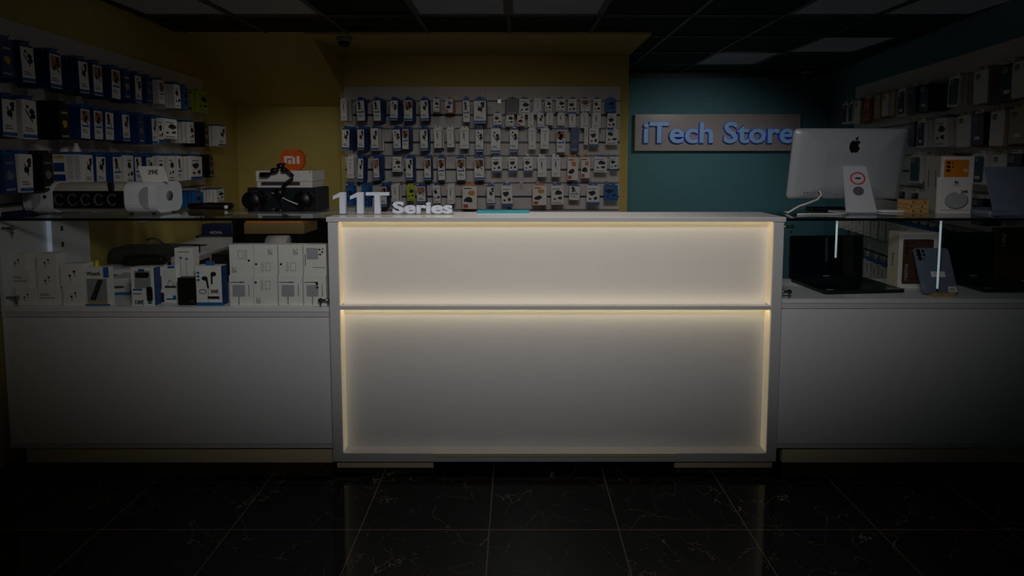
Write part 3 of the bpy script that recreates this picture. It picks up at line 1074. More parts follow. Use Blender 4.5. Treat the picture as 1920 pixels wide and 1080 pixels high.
for x in (-.032, .030):
    M().lathe([(.021, bh), (.021, bh + .004), (.012, bh + .028), (.009, bh + .033), (.009, bh + .046), (.001, bh + .046)], (x, .03, 0), 'z', 18).obj('bottle_top', PWHITE, t)

# ------------------------------------------------------------------ shelf in front of the stair niche with the dark speaker, boxes and logo
ys = 3.35
zs_ = Z(397.5, ys)
x0, x1 = X(428, 397, ys), X(690, 397, ys)
t = thing('niche_shelf', 'white shelf unit with dark side panels below the black speaker box', 'shelf unit', ((x0 + x1) / 2, ys, 0))
M().box(x0 - t.location.x, x1 - t.location.x, 0, .34, zs_ - .018, zs_, .001).obj('shelf_board', WHITE, t)
for xx in (x0 + .01, x1 - .03):
    M().box(xx - t.location.x, xx + .02 - t.location.x, .02, .33, 0, zs_ - .018).obj('upright', BLACK, t)
M().box(x0 + .03 - t.location.x, x1 - .03 - t.location.x, -.26, .33, .84, .86).obj('lower_shelf', BLACK, t)
M().box(x0 + .03 - t.location.x, x1 - .03 - t.location.x, .31, .33, .0, zs_ - .02).obj('back_panel', BLACK, t)
yk = ys + .03
k0, k1 = X(465, 396, yk), X(595, 396, yk)
kh = Z(352, yk) - zs_
DK = mat('dark_green_black', (22, 34, 36), .45, var=.1)
t = thing('twin_speaker', 'dark wide speaker box with two round black cones under the white cartons', 'speaker', ((k0 + k1) / 2, yk, zs_))
kw = k1 - k0
M().box(-kw / 2, kw / 2, 0, .22, 0, kh, .003).obj('cabinet', DK, t)
for cx, r, pr_ in ((-kw / 2 + .045, .056, .075), (kw / 2 - .095, .052, .03)):
    c = M()
    c.lathe([(r * 1.12, 0), (r * 1.15, -.006), (r * 1.02, -pr_), (r * .9, -pr_ - .008), (.001, -pr_ - .012)], (cx + .012, 0, kh * .5), 'y', 28)
    c.obj('speaker_cone', BLACK, t)
m = M()
ring(m, kw / 2 - .083, kh * .5, .068, .066, .006, -.012, -.004, 10, .3, 1.3)
ring(m, kw / 2 - .083, kh * .5, .068, .066, .006, -.012, -.004, 10, 4.9, 5.8)
ring(m, -kw / 2 + .085, kh * .55, .062, .060, .006, -.012, -.004, 12, -.1, 1.4)
m.obj('silver_trim', STEEL, t)
t2 = M().tube([at(509, 361, yk - .02), at(520, 366, yk - .03), at(540, 376, yk - .03), at(558, 383, yk - .05)], .004, 8).obj('white_cable', PWHITE)
tag(t2, 'short white cable hanging across the front of the dark speaker box', 'cable')


def carton(name, label, px0, px1, py0, py1, Y, z0, depth, mt, lid=None):
    a, b = at(px0, py1, Y), at(px1, py0, Y)
    tt = thing(name, label, 'box', ((a.x + b.x) / 2, Y, z0))
    w = b.x - a.x
    h = b.z - z0
    if lid:
        M().box(-w / 2 + .004, w / 2 - .004, .004, depth - .004, 0, h - lid, .001).obj('tray', mt, tt)
        M().box(-w / 2, w / 2, 0, depth, h - lid, h, .001).obj('lid', mt, tt)
    else:
        M().box(-w / 2, w / 2, 0, depth, 0, h, .0012).obj('box', mt, tt)
    return tt, w, h


zk2 = zs_ + kh
c1, w1, h1 = carton('lidded_carton', 'lower white lidded carton lying on the dark speaker box', 482, 585, 340, 352, yk + .02, zk2, .20, PWHITE)
m = M()
m.box(-w1 * .42, w1 * .28, -.002, 0, h1 * .35, h1 * .9)
m.obj('label_strip', mat('dark_label', (52, 60, 66), .5), c1)
c2, w2, h2 = carton('lidded_carton', 'upper long white carton directly under the orange logo block', 480, 585, 320, 340, yk + .01, zk2 + h1, .22, PWHITE)
m = M()
m.box(w2 * .45, w2 * .47, -.001, 0, h2 * .78, h2 * .88)
m.obj('print', INK, c2)

# orange logo block
yo = yk + .10
a, b = at(525, 319.5, yo), at(569, 280.5, yo)
zc = zk2 + h1 + h2
t = thing('logo_block', 'orange rounded block with white lettering on the upper white carton', 'logo', ((a.x + b.x) / 2, yo, zc))
bw = b.x - a.x
bh = b.z - zc
M().prism(rrect(-bw / 2, 0, bw / 2, bh, bw * .36, 8), 0, .035).obj('block', mat('logo_orange', (226, 100, 24), .4, var=.02), t)
m = M()
e = bw / 44.0
n0, n1 = bh * .31, bh * .69
for px0, px1, q0, q1 in ((-13.5, -8.8, n0, n1), (-8.8, 3.0, n1 - 4.5 * e, n1), (1.5, 6.2, n0, n1 - 2 * e), (-5.8, -1.2, n0, n1 - 7 * e), (9.5, 14.2, n0, n1)):
    m.prism(rrect(px0 * e, q0, px1 * e, q1, 1.2 * e, 3), -.004, 0)
m.obj('lettering', mat('logo_white', (235, 235, 238), .4, var=0), t)

# black jointed gimbal lying in front of the cartons
yg = yk - .03
t = thing('camera_gimbal', 'black jointed camera gimbal standing before the white cartons', 'gimbal', (X(532, 352, yg), yg, zs_ + .0))
gx, gz = t.location.x, t.location.z


def G(px, py, dy=0.0):
    p = at(px, py, yg)
    return (p.x - gx, dy, p.z - gz)


m = M()
m.tube([G(527, 396), G(526, 375), G(530, 352), G(534, 346), G(548, 334), G(549, 330), G(540, 322), G(535, 318)], .011, 10)
m.obj('arm', BLACK, t)
for (px, py, r) in ((514.5, 320, .022), (533, 318.5, .019), (526, 311, .022)):
    c = G(px, py)
    M().lathe([(.001, -.02), (r * .8, -.018), (r, -.008), (r, .008), (r * .8, .018), (.001, .02)], c, 'y', 18, 1.05, .8).obj('motor', BLACK, t)
M().tube([G(497, 330), G(505, 327), G(516, 320), G(526, 312), G(535, 306)], .007, 8).obj('arm', BLACK, t)
M().box(G(488, 332)[0], G(504, 332)[0], -.015, .02, G(0, 332)[2], G(0, 323)[2], .006, 3).obj('camera_clamp', BLACK, t)
m = M()
m.lathe([(.001, -.015), (.024, -.012), (.028, 0), (.024, .012), (.001, .015)], G(523, 362), 'y', 20, 1, 1.1)
m.obj('motor', BLACK, t)
# under the shelf: tan carton with an orange top
yp = ys - .08
zp = Z(438, yp)
c4, w4, h4 = carton('black_carton', 'flat black carton under the tan parcel', 462, 566, 438, 455, yp + .01, .86, .20, BLACK)
c3, w3, h3 = carton('parcel', 'wide tan parcel with an orange top seen through the glass case', 458, 570, 418, 438, yp, .86 + h4, .22, mat('kraft_card', (150, 124, 80), .6, var=.12))
M().box(-w3 / 2 + .01, w3 / 2 - .01, .0, .22, h3, h3 + .012).obj('orange_cover', ORANGE, c3)

# ------------------------------------------------------------------ work desk along the yellow side wall
zd = .80
p1, p2 = onz(500, 437, zd), onz(372, 483, zd)
t = thing('work_desk', 'white work desk along the yellow side wall behind the glass case', 'desk', (0, 0, 0))
M().prism([(xl(3.0) + .06, 2.95), (p2.x, 2.95), (p1.x, p1.y), (xl(p1.y) + .04, p1.y)], zd - .03, zd, 'xy').obj('desktop', WHITE, t)
M().box(xl(3.0) + .06, xl(3.0) + .09, 3.0, p1.y - .1, 0, zd - .03).obj('desk_leg', BLACK, t)
M().box(p2.x - .07, p2.x - .04, 3.0, p1.y - .12, 0, zd - .03).obj('desk_leg', BLACK, t)


def on_desk(px, py):
    return onz(px, py, zd)


q = on_desk(412, 443)
t = thing('product_carton', 'navy blue carton with white print on the work desk', 'box', (q.x, q.y, zd))
M().box(-.14, .10, 0, .12, .012, .095, .002).obj('box', mat('navy_card', (14, 34, 84), .45), t)
M().box(.10, .15, 0, .12, .012, .09, .002).obj('end_label', PWHITE, t)
text('NOVA', 'lettering', PWHITE, t, .035, (-.03, -.0006, .018))
M().box(-.20, .20, -.05, .16, 0, .011, .002).obj('laptop_base', mat('slate_plastic', (44, 52, 60), .4), t)
q = on_desk(235, 466)
t = thing('card_reader', 'grey and black payment terminal on the work desk behind the bag', 'terminal', (-2.20, 3.36, zd), -.2)
M().box(-.14, .10, 0, .14, 0, .06, .008).obj('body', mat('dark_grey_plastic', (48, 54, 56), .45), t)
M().box(-.02, .085, -.003, 0, .015, .05, .002).obj('screen', mat('pale_screen', (120, 122, 120), .2), t)
q = on_desk(238, 497)
t = thing('laptop_bag', 'dark grey padded laptop bag lying on the work desk', 'bag', (q.x + .05, q.y, zd), .1)
m = M()
m.box(-.17, .13, 0, .20, 0, .10, .045, 4)
m.obj('bag', mat('charcoal_fabric', (52, 60, 60), .9, var=.15, scale=80, bump=.2), t, smooth=True)
M().box(-.05, .18, -.05, .02, 0, .065, .025, 3).obj('front_pocket', BLACK, t, smooth=True)
M().tube([(.12, -.03, .05), (.18, -.05, .055), (.215, -.06, .04), (.22, -.06, .004)], .009, 8).obj('strap', BLACK, t)
q = on_desk(288, 470)
t = thing('headset', 'grey arched headset on the work desk beside the laptop bag', 'headset', (q.x, q.y, zd), .3)
m = M()
m.tube([(-.055, 0, .02)] + [(-.055 * math.cos(k), 0, .03 + .055 * math.sin(k)) for k in [PI * j / 10 for j in range(11)]] + [(.055, 0, .02)], .007, 8)
m.obj('headband', mat('mid_grey_plastic', (110, 112, 112), .4), t)
for s in (-1, 1):
    M().lathe([(.001, -.008), (.026, -.006), (.026, .006), (.001, .008)], (s * .055, 0, .026), 'x', 18).obj('ear_cup', BLACK, t)
PAPER = mat('paper', (216, 212, 206), .7, var=.04)
papers = [(330, 458, .3, 'loose white sheet lying furthest back on the work desk'), (300, 486, -.25, 'loose white sheet on the desk beside the headset'), (352, 474, .1, 'loose white sheet near the desk edge'),
          (278, 505, .5, 'loose white sheet nearest the glass case'), (245, 520, -.1, 'loose white sheet below the laptop bag')]
for i, (px, py, rz, lb) in enumerate(papers):
    q = on_desk(px, py)
    q.y = max(q.y, 3.03)
    o = M().box(-.105, .105, -.07, .07, 0, .0012 + .0012 * i).obj('paper_sheet', PAPER, None, (q.x, q.y, zd), (0, 0, rz))
    tag(o, lb, 'paper', 'papers on the work desk')
q = on_desk(385, 462)
t = thing('open_booklet', 'open booklet with a brown picture on the work desk edge', 'booklet', (q.x - .06, q.y, zd), .25)
M().box(-.09, .09, -.05, .05, .0, .006).obj('pages', PAPER, t)
M().box(-.07, .06, -.04, .045, .0062, .007).obj('picture', BROWN, t)
t = thing('paper_roll', 'white paper roll lying on the dark shelf before the tan parcel', 'roll', (at(522, 452, 3.17).x, 3.17, .86 + .05))
m = M()
m.lathe([(.02, -.06), (.05, -.06), (.05, .06), (.02, .06)], (0, 0, 0), 'x', 24)
m.obj('roll', PAPER, t)
# yellow toy figure
q = at(182, 497, 2.86)
t = thing('yellow_clip', 'small yellow clip with orange tip on top of the window pack', 'clip', (X(182, 500, 2.43), 2.43, Z(501.5, 2.42)))
m = M()
m.lathe([(.001, 0), (.010, .002), (.011, .010), (.007, .016), (.009, .022), (.006, .030), (.001, .032)], (0, 0, 0), 'z', 14)
m.obj('body', mat('bright_yellow', (228, 206, 30), .4), t)
M().lathe([(.001, 0), (.004, .002), (.001, .010)], (.012, -.004, .004), 'z', 10).obj('tip', ORANGE, t)

# ------------------------------------------------------------------ inside the case beside the yellow wall
YI = 2.405


def pbox(name, label, cat_, px0, px1, py0, py1, depth, body=PWHITE, z0=None, Y=YI, group=None):
    """a box whose front face fills the given rectangle at distance Y, standing on z0"""
    zz = zl if z0 is None else z0
    a, b = at(px0, (py0 + py1) / 2, Y), at(px1, (py0 + py1) / 2, Y)
    w = b.x - a.x
    h = Z(py0, Y) - zz
    t = thing(name, label, cat_, ((a.x + b.x) / 2, Y, zz), 0, group)
    M().box(-w / 2, w / 2, 0, depth, 0, h, .0012).obj('carton', body, t)
    return t, w, h


def art(t, mt, polys, name='print', y=-.0006):
    m = M()
    for p_ in polys:
        m.prism(p_, y, .0002)
    return m.obj(name, mt, t)


def buds(t, w, h, flip=1):
    e = min(w, h)
    P = []
    for cx, cz, s in ((-.10, -.02, 1), (.10, .16, 1)):
        cx, cz = cx * e * flip, h / 2 + cz * e
        P.append(ell(cx, cz, .062 * e, .05 * e, 12))
        P.append(line(cx, cz, cx + .03 * e * flip, cz - .24 * e, .035 * e))
    art(t, INK, P[:1] + P[2:3])
    art(t, GREY, P[1:2] + P[3:4])


EB = 'white earbud cartons'
eb = 'white earbud carton '
zA = zl
cols = [
    [(29, 68.6, 542, 'buds', 'at the bottom of the pile touching the side board'), (22, 57, 508.5, 'text', 'with grey text in the middle of the pile touching the side board'), (13.7, 48, 475.7, 'buds', 'on top of the pile touching the side board')],
    [(71, 111, 542, 'text', 'with grey text at the bottom of the second pile'), (69.5, 107, 508.5, 'buds', 'in the middle of the second pile'), (68, 105.6, 475.7, 'buds', 'on top of the second pile')],
    [(117.5, 158, 537, 'buds', 'at the bottom of the two-high pile'), (112.6, 156.6, 495, 'buds', 'on top of the two-high pile')],
]
for ci, col in enumerate(cols):
    z0 = zl
    for px0, px1, py0, kind, where in col:
        t, w, h = pbox('earbud_carton', eb + where, 'box', px0, px1, py0, py0 + 30, .055 if ci < 2 else .06, z0=z0, Y=YI + (.012 if ci < 2 else 0), group=EB)
        z0 += h
        if kind == 'buds':
            buds(t, w, h)
        else:
            art(t, GREY, [rect(-w * .4, h * .68, -w * .0, h * .72), rect(-w * .4, h * .58, w * .05, h * .62), rect(-w * .4, h * .42, w * .3, h * .47)], 'text_lines')

# window pack with the dark watch strap
t, w, h = pbox('strap_pack', 'white and blue window pack with a green strap beside the earbud cartons', 'watch strap pack', 159, 205, 501, 575, .03)
art(t, CLEAR, [rect(-w * .42, h * .10, w * .40, h * .70)], 'window')
art(t, mat('dark_green_strap', (30, 46, 42), .5), [[(-w * .30, h * .16), (-w * .08, h * .14), (w * .26, h * .66), (w * .06, h * .68)]], 'strap', -.0022)
art(t, TAN, [rect(-w * .42, h * .05, w * .40, h * .10)], 'print')
art(t, BLUE, [rect(w * .28, h * .73, w * .5, h), rect(-w * .5, 0, w * .5, h * .045)], 'print')
text('Watch', 'lettering', INK, t, h * .13, (-w * .12, -.0006, h * .79), bold=.0007)

# smart band pack
t, w, h = pbox('band_pack', 'white smart band pack with a clear window and a black band picture', 'band pack', 246, 289, 502, 575, .045)
art(t, CLEAR, [rrect(-w * .34, h * .46, w * .36, h * .92, .006)], 'window')
art(t, BLACK, [rrect(-w * .28, h * .74, w * .30, h * .88, .008)], 'band', -.003)
art(t, BLACK, [rrect(w * .16, h * .12, w * .42, h * .50, .008)], 'band', -.001)
art(t, BLUE, [rect(-w * .16, h * .90, w * .10, h * .97), rect(-w * .42, h * .40, -w * .02, h * .45), ell(w * .29, h * .08, w * .10, h * .035)], 'print')
art(t, GREY, [rect(-w * .45, h * .30, -w * .05, h * .33)], 'print')
text('10€', 'lettering', INK, t, h * .15, (-w * .18, -.0006, h * .04), bold=.0009)
M().box(w / 2, w / 2 + .0015, .001, .044, .001, h - .001).obj('blue_side', DBLUE, t)
# leaflets behind the gap between the packs
lx = X(228, 560, 2.62)
t = thing('leaflet_stack', 'stack of white leaflets on a blue folder between the window pack and band pack', 'leaflets', (lx, 2.60, zl), .12)
M().box(-.055, .055, 0, .16, 0, .012, .001).obj('blue_folder', BLUE, t)
m = M()
for k in range(7):
    o_ = .004 * ((k * 5) % 3 - 1)
    m.box(-.052 + o_, .052 + o_, .004, .156, .0125 + k * .010, .0215 + k * .010)
m.obj('pages', PAPER, t)
art(t, mat('leaflet_ink', (60, 66, 78), .6), [ell(.0, .04, .03, .006, 14)], 'print', .002)
# white hanging cards
t, w, h = pbox('earphone_card', 'flat white earphone card with a bent cable picture behind the black box', 'earphone card', 309, 331, 498, 572, .012, Y=YI + .05)
art(t, BLUE, [rect(-w * .2, h * .93, w * .4, h * .99), rect(-w * .4, h * .08, w * .42, h * .12), rect(w * .15, h * .12, w * .42, h * .2)])
art(t, INK, [line(-w * .3, h * .42, -w * .1, h * .62, .002), line(-w * .1, h * .62, w * .3, h * .52, .002), line(w * .3, h * .52, w * .1, h * .42, .002)])
art(t, mat('olive_card', (62, 78, 66), .5), [rect(-w * .5, h * .40, w * .45, h * .46)])
t, w, h = pbox('stylus_card', 'narrow white card with a dark pen and black foot', 'stylus card', 296, 308, 500, 572, .012, Y=YI + .05)
art(t, INK, [rect(-w * .3, h * .02, w * .4, h * .28), rect(-w * .05, h * .38, w * .1, h * .74)])
# tall white earphone carton, black box, white and blue earphone carton
t, w, h = pbox('earphone_carton', 'tall white carton with a line drawing of wired earphones', 'box', 329, 363, 465, 575, .05, Y=YI + .06)
art(t, GREY, [line(-w * .18, h * .40, -w * .18, h * .80, .0015), line(w * .12, h * .40, w * .12, h * .76, .0015), ell(-w * .16, h * .82, w * .10, h * .02), ell(w * .16, h * .80, w * .10, h * .02),
              rect(-w * .3, h * .92, w * .3, h * .935)])
t, w, h = pbox('plain_carton', 'plain black carton standing before the tall white earphone carton', 'box', 333.5, 365, 521, 575, .04, body=BLACK, Y=YI + .005)
art(t, GREY, [rect(w * .28, h * .14, w * .38, h * .17)])
t, w, h = pbox('earphone_carton', 'white and blue carton with large black earphones and a handwritten price', 'box', 367.5, 415.5, 499, 575, .05)
art(t, BLUE, [rect(-w * .5, 0, w * .5, h * .085), ell(-w * .40, h * .83, w * .055, h * .03), ell(-w * .40, h * .74, w * .055, h * .03), ell(-w * .40, h * .65, w * .055, h * .03)])
art(t, INK, [ell(-w * .15, h * .69, w * .12, h * .055), [(-w * .12, h * .68), (-w * .03, h * .66), (w * .01, h * .44), (-w * .06, h * .44)], ell(w * .20, h * .80, w * .11, h * .06), rect(w * .09, h * .55, w * .16, h * .80),
             line(-w * .03, h * .44, -w * .03, h * .02, .0012), rect(-w * .06, h * .17, w * .40, h * .24)])
m = M()
ring(m, -w * .24, h * .36, w * .15, h * .06, .003, -.0006, .0002, 14)
m.obj('print', INK, t)
text('30€', 'lettering', INK, t, h * .12, (w * .22, -.0006, h * .32), bold=.0007)
M().box(w / 2, w / 2 + .0015, .001, .049, .001, h - .001).obj('blue_side', DBLUE, t)
m = M()
m.box(-w * .18, w * .16, .018, .022, h, h + .020)
m.obj('hang_tab', BLUE, t)
M().tube([(0, .02, h + .012), (.003, .02, h + .05)], .004, 6).obj('hang_loop', mat('orange_cord', (170, 96, 60), .7), t)

# charger cartons, four by two
CW = [(430, 474.5), (475.5, 519.4), (522, 567), (569, 611.5)]
CG = 'charger cartons'
cn = ('first', 'second', 'third', 'fourth')
for i, (px0, px1) in enumerate(CW):
    z0 = zl
    for rowi, py0 in enumerate((516, 459)):
        t, w, h = pbox('charger_carton', f'white charger carton, {cn[3 - i]} from the desk, {"lower" if rowi == 0 else "upper"} of its two', 'box', px0, px1, py0, py0 + 57, .05, z0=z0, Y=YI + (.003 if rowi else 0), group=CG)
        z0 += h
        plug = (rowi == 0 and i in (0, 2, 3)) or (rowi == 1 and i == 3)
        if plug:
            up = .22 if rowi else 0
            art(t, LGREY, [rrect(-w * .36, h * (.30 + up), w * .16, h * (.68 + up), .004)], 'picture')
            art(t, GREY, [rect(-w * .13, h * .04, -w * .09, h * .30)] if rowi == 0 else [rect(-w * .1, h * .24, w * .45, h * .26)])
            art(t, INK, [rect(-w * .45, h * .76, w * .02, h * .78), rect(-w * .05, h * .755, w * .14, h * .785), line(w * .33, h * .30, w * .33, h * .70, .0022)] if rowi == 0
                else [line(-w * .42, h * .30, -w * .42, h * .70, .0026), ell(w * .22, h * .84, w * .05, h * .03), ell(w * .34, h * .76, w * .05, h * .03), ell(w * .24, h * .68, w * .06, h * .03), ell(w * .36, h * .86, w * .04, h * .02)])
            if i == 3 and rowi == 0:
                art(t, INK, [ell(w * .10, h * .72, w * .06, h * .05), ell(w * .12, h * .60, w * .05, h * .04)], 'sticker', -.001)
        else:
            s = 1 if i in (0,) else -1
            z_ = .62 if i == 0 else (.22 if rowi else .62)
            m = M()
            for (cx, cz, rw, rh) in ((-.02 if s > 0 else .10, z_, .10, .13), (.14 * s + (.06 if s > 0 else 0), z_, .03, .15)):
                x_, zz = cx * w, (cz + .05) * h
                for pq in (rect(x_ - rw * w, zz - rh * h, x_ + rw * w, zz - rh * h + .0012), rect(x_ - rw * w, zz + rh * h, x_ + rw * w, zz + rh * h + .0012),
                           rect(x_ - rw * w, zz - rh * h, x_ - rw * w + .001, zz + rh * h), rect(x_ + rw * w, zz - rh * h, x_ + rw * w + .001, zz + rh * h)):
                    m.prism(pq, -.0006, .0002)
            m.prism(ell((.32 if s > 0 else -.40) * w, (z_ + .14 * -s) * h + (.0 if s > 0 else .0), w * .05, h * .04, 12), -.0006, .0002)
            m.obj('drawing', INK, t)
            sx_ = -.40 if i == 0 or rowi == 0 else .12
            sz_ = .08 if i == 0 or rowi == 0 else .68
            art(t, GREY, [rect((sx_ + .07 * k) * w, (sz_ + .05 * j) * h, (sx_ + .05 + .07 * k) * w, (sz_ + .03 + .05 * j) * h) for k in range(3) for j in range(4) if (k + j) % 5 != 4], 'icon_pattern')

# ------------------------------------------------------------------ on the glass of the case beside the teal wall
yi = 2.66
t = thing('desktop_computer', 'silver all-in-one computer seen from behind with a black fruit logo', 'computer', (X(1610, 400, 2.60), 2.60, CTZ))
ix, iy = t.location.x, t.location.y
tl, tr_, br_, bl = at(1490, 241, 2.60), at(1706, 241, 2.60), at(1686, 372, 2.655), at(1476, 374, 2.655)
cw = ((tr_.x - tl.x) + (br_.x - bl.x)) / 2
chh = math.hypot(tl.z - bl.z, .055)
ch_rot = math.asin(.055 / chh)
cxm = (tl.x + tr_.x + br_.x + bl.x) / 4
sp = M()
bm = sp.bm
out = rrect(-cw / 2, 0, cw / 2, chh, .022, 6)
inn = [(x * .86, .02 + (z - .02) * .92 + .012) for x, z in out]
in2 = [(x * .45, chh * .45 + (z - chh / 2) * .5) for x, z in out]
rings_ = []
for poly, y in ((out, .018), (out, .008), ([(x * .985, chh / 2 + (z - chh / 2) * .985) for x, z in out], .002), (inn, -.012), (in2, -.030)):
    rings_.append([bm.verts.new((x, y, z)) for x, z in poly])
bm.faces.new(rings_[0])
for A, B in zip(rings_, rings_[1:]):
    for k in range(len(A)):
        j = (k + 1) % len(A)
        f = bm.faces.new((A[k], A[j], B[j], B[k]))
        f.smooth = True
bm.faces.new(rings_[-1][::-1])
bmesh.ops.recalc_face_normals(bm, faces=bm.faces[:])
hz = bl.z - CTZ
shell = sp.obj('housing', ALU, t, (cxm - ix, .055, hz), (ch_rot, 0, 0))
apple_logo(BLACK, shell, .047, (X(1603.5, 273, 2.58) - cxm, -.0305, chh * .755))
m = M()
for k, (a_, wd) in enumerate(((-.205, .004), (-.19, .004), (-.175, .008), (-.155, .008), (-.14, .008), (-.125, .008), (-.105, .007), (-.092, .004), (-.078, .009))):
    m.prism(rrect(a_ - wd / 2, .036, a_ + wd / 2, .043, .0015, 2), -.0195, -.010)
m.obj('ports', BLACK, shell)
M().prism(ell(-.045, .033, .004, .004, 12), -.018, -.01).obj('power_socket', INK, shell)
# stand: bent plate from the back of the housing down to the glass and forward under it
SA = mat('stand_aluminium', (205, 206, 214), .36, metal=.1, var=.02)
a1, a2 = at(1582, 312, 2.585), at(1624, 312, 2.585)
b1, b2 = at(1587, 393, 2.545), at(1645, 393, 2.545)
m = M()
bm = m.bm
prof = [(a1.x, a2.x, 2.612, a1.z), (a1.x, a2.x, 2.585, a1.z + .001), (b1.x + .002, b2.x - .002, 2.548, CTZ + .022), (b1.x + .001, b2.x, 2.545, CTZ + .010), (b1.x, b2.x + .001, 2.553, CTZ + .002), (b1.x, b2.x + .001, 2.565, CTZ), (b1.x, b2.x, 2.72, CTZ)]
th = [(0, 0, .004), (0, .012, -.004), (0, .008, .002), (0, .008, .002), (0, .006, .005), (0, .002, .006), (0, 0, .006)]
ra = [[bm.verts.new((p_[0] - ix, p_[2] - iy, p_[3] - CTZ)), bm.verts.new((p_[1] - ix, p_[2] - iy, p_[3] - CTZ)),
       bm.verts.new((p_[1] - ix, p_[2] - iy + q_[1], p_[3] - CTZ + q_[2])), bm.verts.new((p_[0] - ix, p_[2] - iy + q_[1], p_[3] - CTZ + q_[2]))] for p_, q_ in zip(prof, th)]
for A, B in zip(ra, ra[1:]):
    for k in range(4):
        bm.faces.new((A[k], A[(k + 1) % 4], B[(k + 1) % 4], B[k]))
bm.faces.new(ra[0])
bm.faces.new(ra[-1][::-1])
bmesh.ops.recalc_face_normals(bm, faces=bm.faces[:])
stand = m.obj('stand', SA, t)


def on_stand(px, py):
    f_ = (py - 312) / (393 - 312)
    return at(px, py, 2.585 + f_ * (2.547 - 2.585) - .0005)


cS = on_stand(1608, 334.5)
rotS = -math.atan2(.04, (a1.z - b1.z))
m = M()
ring(m, 0, 0, .037, .031, .007, -.001, .0004, 28)
o = m.obj('round_sticker', mat('sticker_red', (196, 72, 56), .5), stand, (cS.x - ix, cS.y - iy - .0004, cS.z - CTZ), (rotS, 0, 0))
M().prism([(-.018, 0), (-.006, .006), (.008, .005), (.018, .001), (.008, -.005), (-.004, -.003)], -.001, .0004).obj('emblem', mat('sticker_dark', (90, 34, 30), .5), o)
cS = on_stand(1609.5, 358)
M().prism(ell(0, 0, .026, .0215, 24), -.0006, .0004).obj('cable_hole', mat('hole_grey', (84, 90, 94), .6), stand, (cS.x - ix, cS.y - iy - .0004, cS.z - CTZ), (rotS, 0, 0))

WC = mat('white_cable', (214, 206, 196), .5)
m = M().tube([at(1533, 357, 2.63), at(1538, 360, 2.60), at(1540, 366, 2.59), at(1533, 374, 2.585), at(1515, 381, 2.58), at(1498, 386.5, 2.575), (at(1478, 394, 2.56).x, 2.56, CTZ + .006), (at(1470, 396, 2.62).x, 2.62, CTZ + .005)], .005, 8)
tag(m.obj('computer_cable', WC), 'thick white cable curling down from the computer ports onto glass', 'cable')
m = M().tube([(at(1481, 399, 2.57).x, 2.50, CTZ + .004), (at(1510, 399, 2.57).x, 2.52, CTZ + .004), (at(1545, 398, 2.6).x, 2.505, CTZ + .004), (at(1572, 397, 2.6).x, 2.52, CTZ + .004)], .004, 8)
tag(m.obj('charging_cable', WC), 'pale cable lying flat on the glass before the computer stand', 'cable')
q = onz(1547, 393, CTZ)
t = thing('glasses_case', 'flat black case on the glass behind the white cable', 'case', (X(1549, 393, 2.72), 2.72, CTZ))
m = M()
m.box(-.095, .095, -.03, .03, 0, .02, .009, 3)
m.obj('case', BLACK, t, smooth=True)
q = onz(1675, 396, CTZ)
t = thing('wireless_pad', 'white oval pad on the glass just behind the computer foot', 'pad', (X(1673, 395, 2.66), 2.66, CTZ))
m = M()
m.lathe([(.001, 0), (.070, 0), (.078, .005), (.070, .010), (.001, .011)], (0, 0, 0), 'z', 32, 1, .6)
m.obj('pad', WHITE, t)
# tan phone stands stacked
for k in range(3):
    zz = CTZ + k * .022
    t = thing('wooden_phone_stand', ('lowest', 'middle', 'topmost')[k] + ' of the three tan wooden phone stands beside the computer', 'phone stand', (X(1724, 390, 2.58) + (.003, -.004, .002)[k], 2.58, zz), (.05, -.08, .03)[k], 'wooden phone stands')
    M().box(-.046, .046, 0, .09, 0, .0215, .002).obj('board', TAN, t)
    m = M()
    for x in (-.034, .004 + .01 * k):
        m.prism(ell(x, .011, .005, .005, 10), -.001, .001)
    m.obj('peg', BROWN, t)

# phone box and charger box
t, w, h = pbox('phone_carton', 'tall white phone carton with an orange phone picture behind the charger box', 'box', 1763, 1825, 293, 390, .10, z0=CTZ, Y=2.66)
M().box(-w / 2 - .001, -w / 2 + .0005, .001, .099, .001, h - .001).obj('grey_side', mat('carton_side', (166, 160, 150), .5), t)
art(t, ORANGE, [rrect(-w * .40, h * .62, w * .34, h * .94, .008)], 'phone_picture')
art(t, mat('lens_brown', (70, 40, 20), .4), [rrect(-w * .34, h * .86, -w * .22, h * .91, .003), rrect(-w * .34, h * .79, -w * .22, h * .84, .003), rrect(-w * .34, h * .72, -w * .22, h * .77, .003), ell(-w * .15, h * .885, .004), ell(-w * .15, h * .81, .004)], 'lenses', -.0014)
text('98', 'lettering', PWHITE, t, .022, (w * .24, -.0014, h * .72), (PI / 2, 0, 0))
m = M()
for yy in (.03, .075):
    for k in range(9):
        m.box(-w / 2 - .0016, -w / 2 - .0008, yy - .003, yy + .003, h * .44 + k * .010, h * .44 + k * .010 + .006)
m.obj('text_lines', INK, t)
t, w, h = pbox('charger_box', 'white square box with a round grey charging disc and handwritten 24€', 'box', 1762, 1822, 332, 399, .022, z0=CTZ, Y=2.56)
art(t, INK, [rect(-w / 2, h * .10, w / 2, h * .108)])
text('9t', 'lettering', INK, t, .026, (0, -.0006, h * .80), bold=.0006)
art(t, LGREY, [rect(-w * .14, h * .755, w * .14, h * .77)])
art(t, mat('disc_dark_grey', (96, 98, 100), .5), [ell(w * .03, h * .36, w * .37, h * .235, 32)], 'disc_rim')  # darker grey ellipse set off below the disc face
art(t, mat('disc_face', (176, 178, 178), .5), [ell(w * .015, h * .375, w * .35, h * .22, 32)], 'disc', -.0012)
art(t, PWHITE, [rect(w * .05, h * .55, w * .46, h * .66)], 'price_sticker', -.0016)
text('24€', 'lettering', INK, t, .020, (w * .26, -.0022, h * .565), bold=.0006)

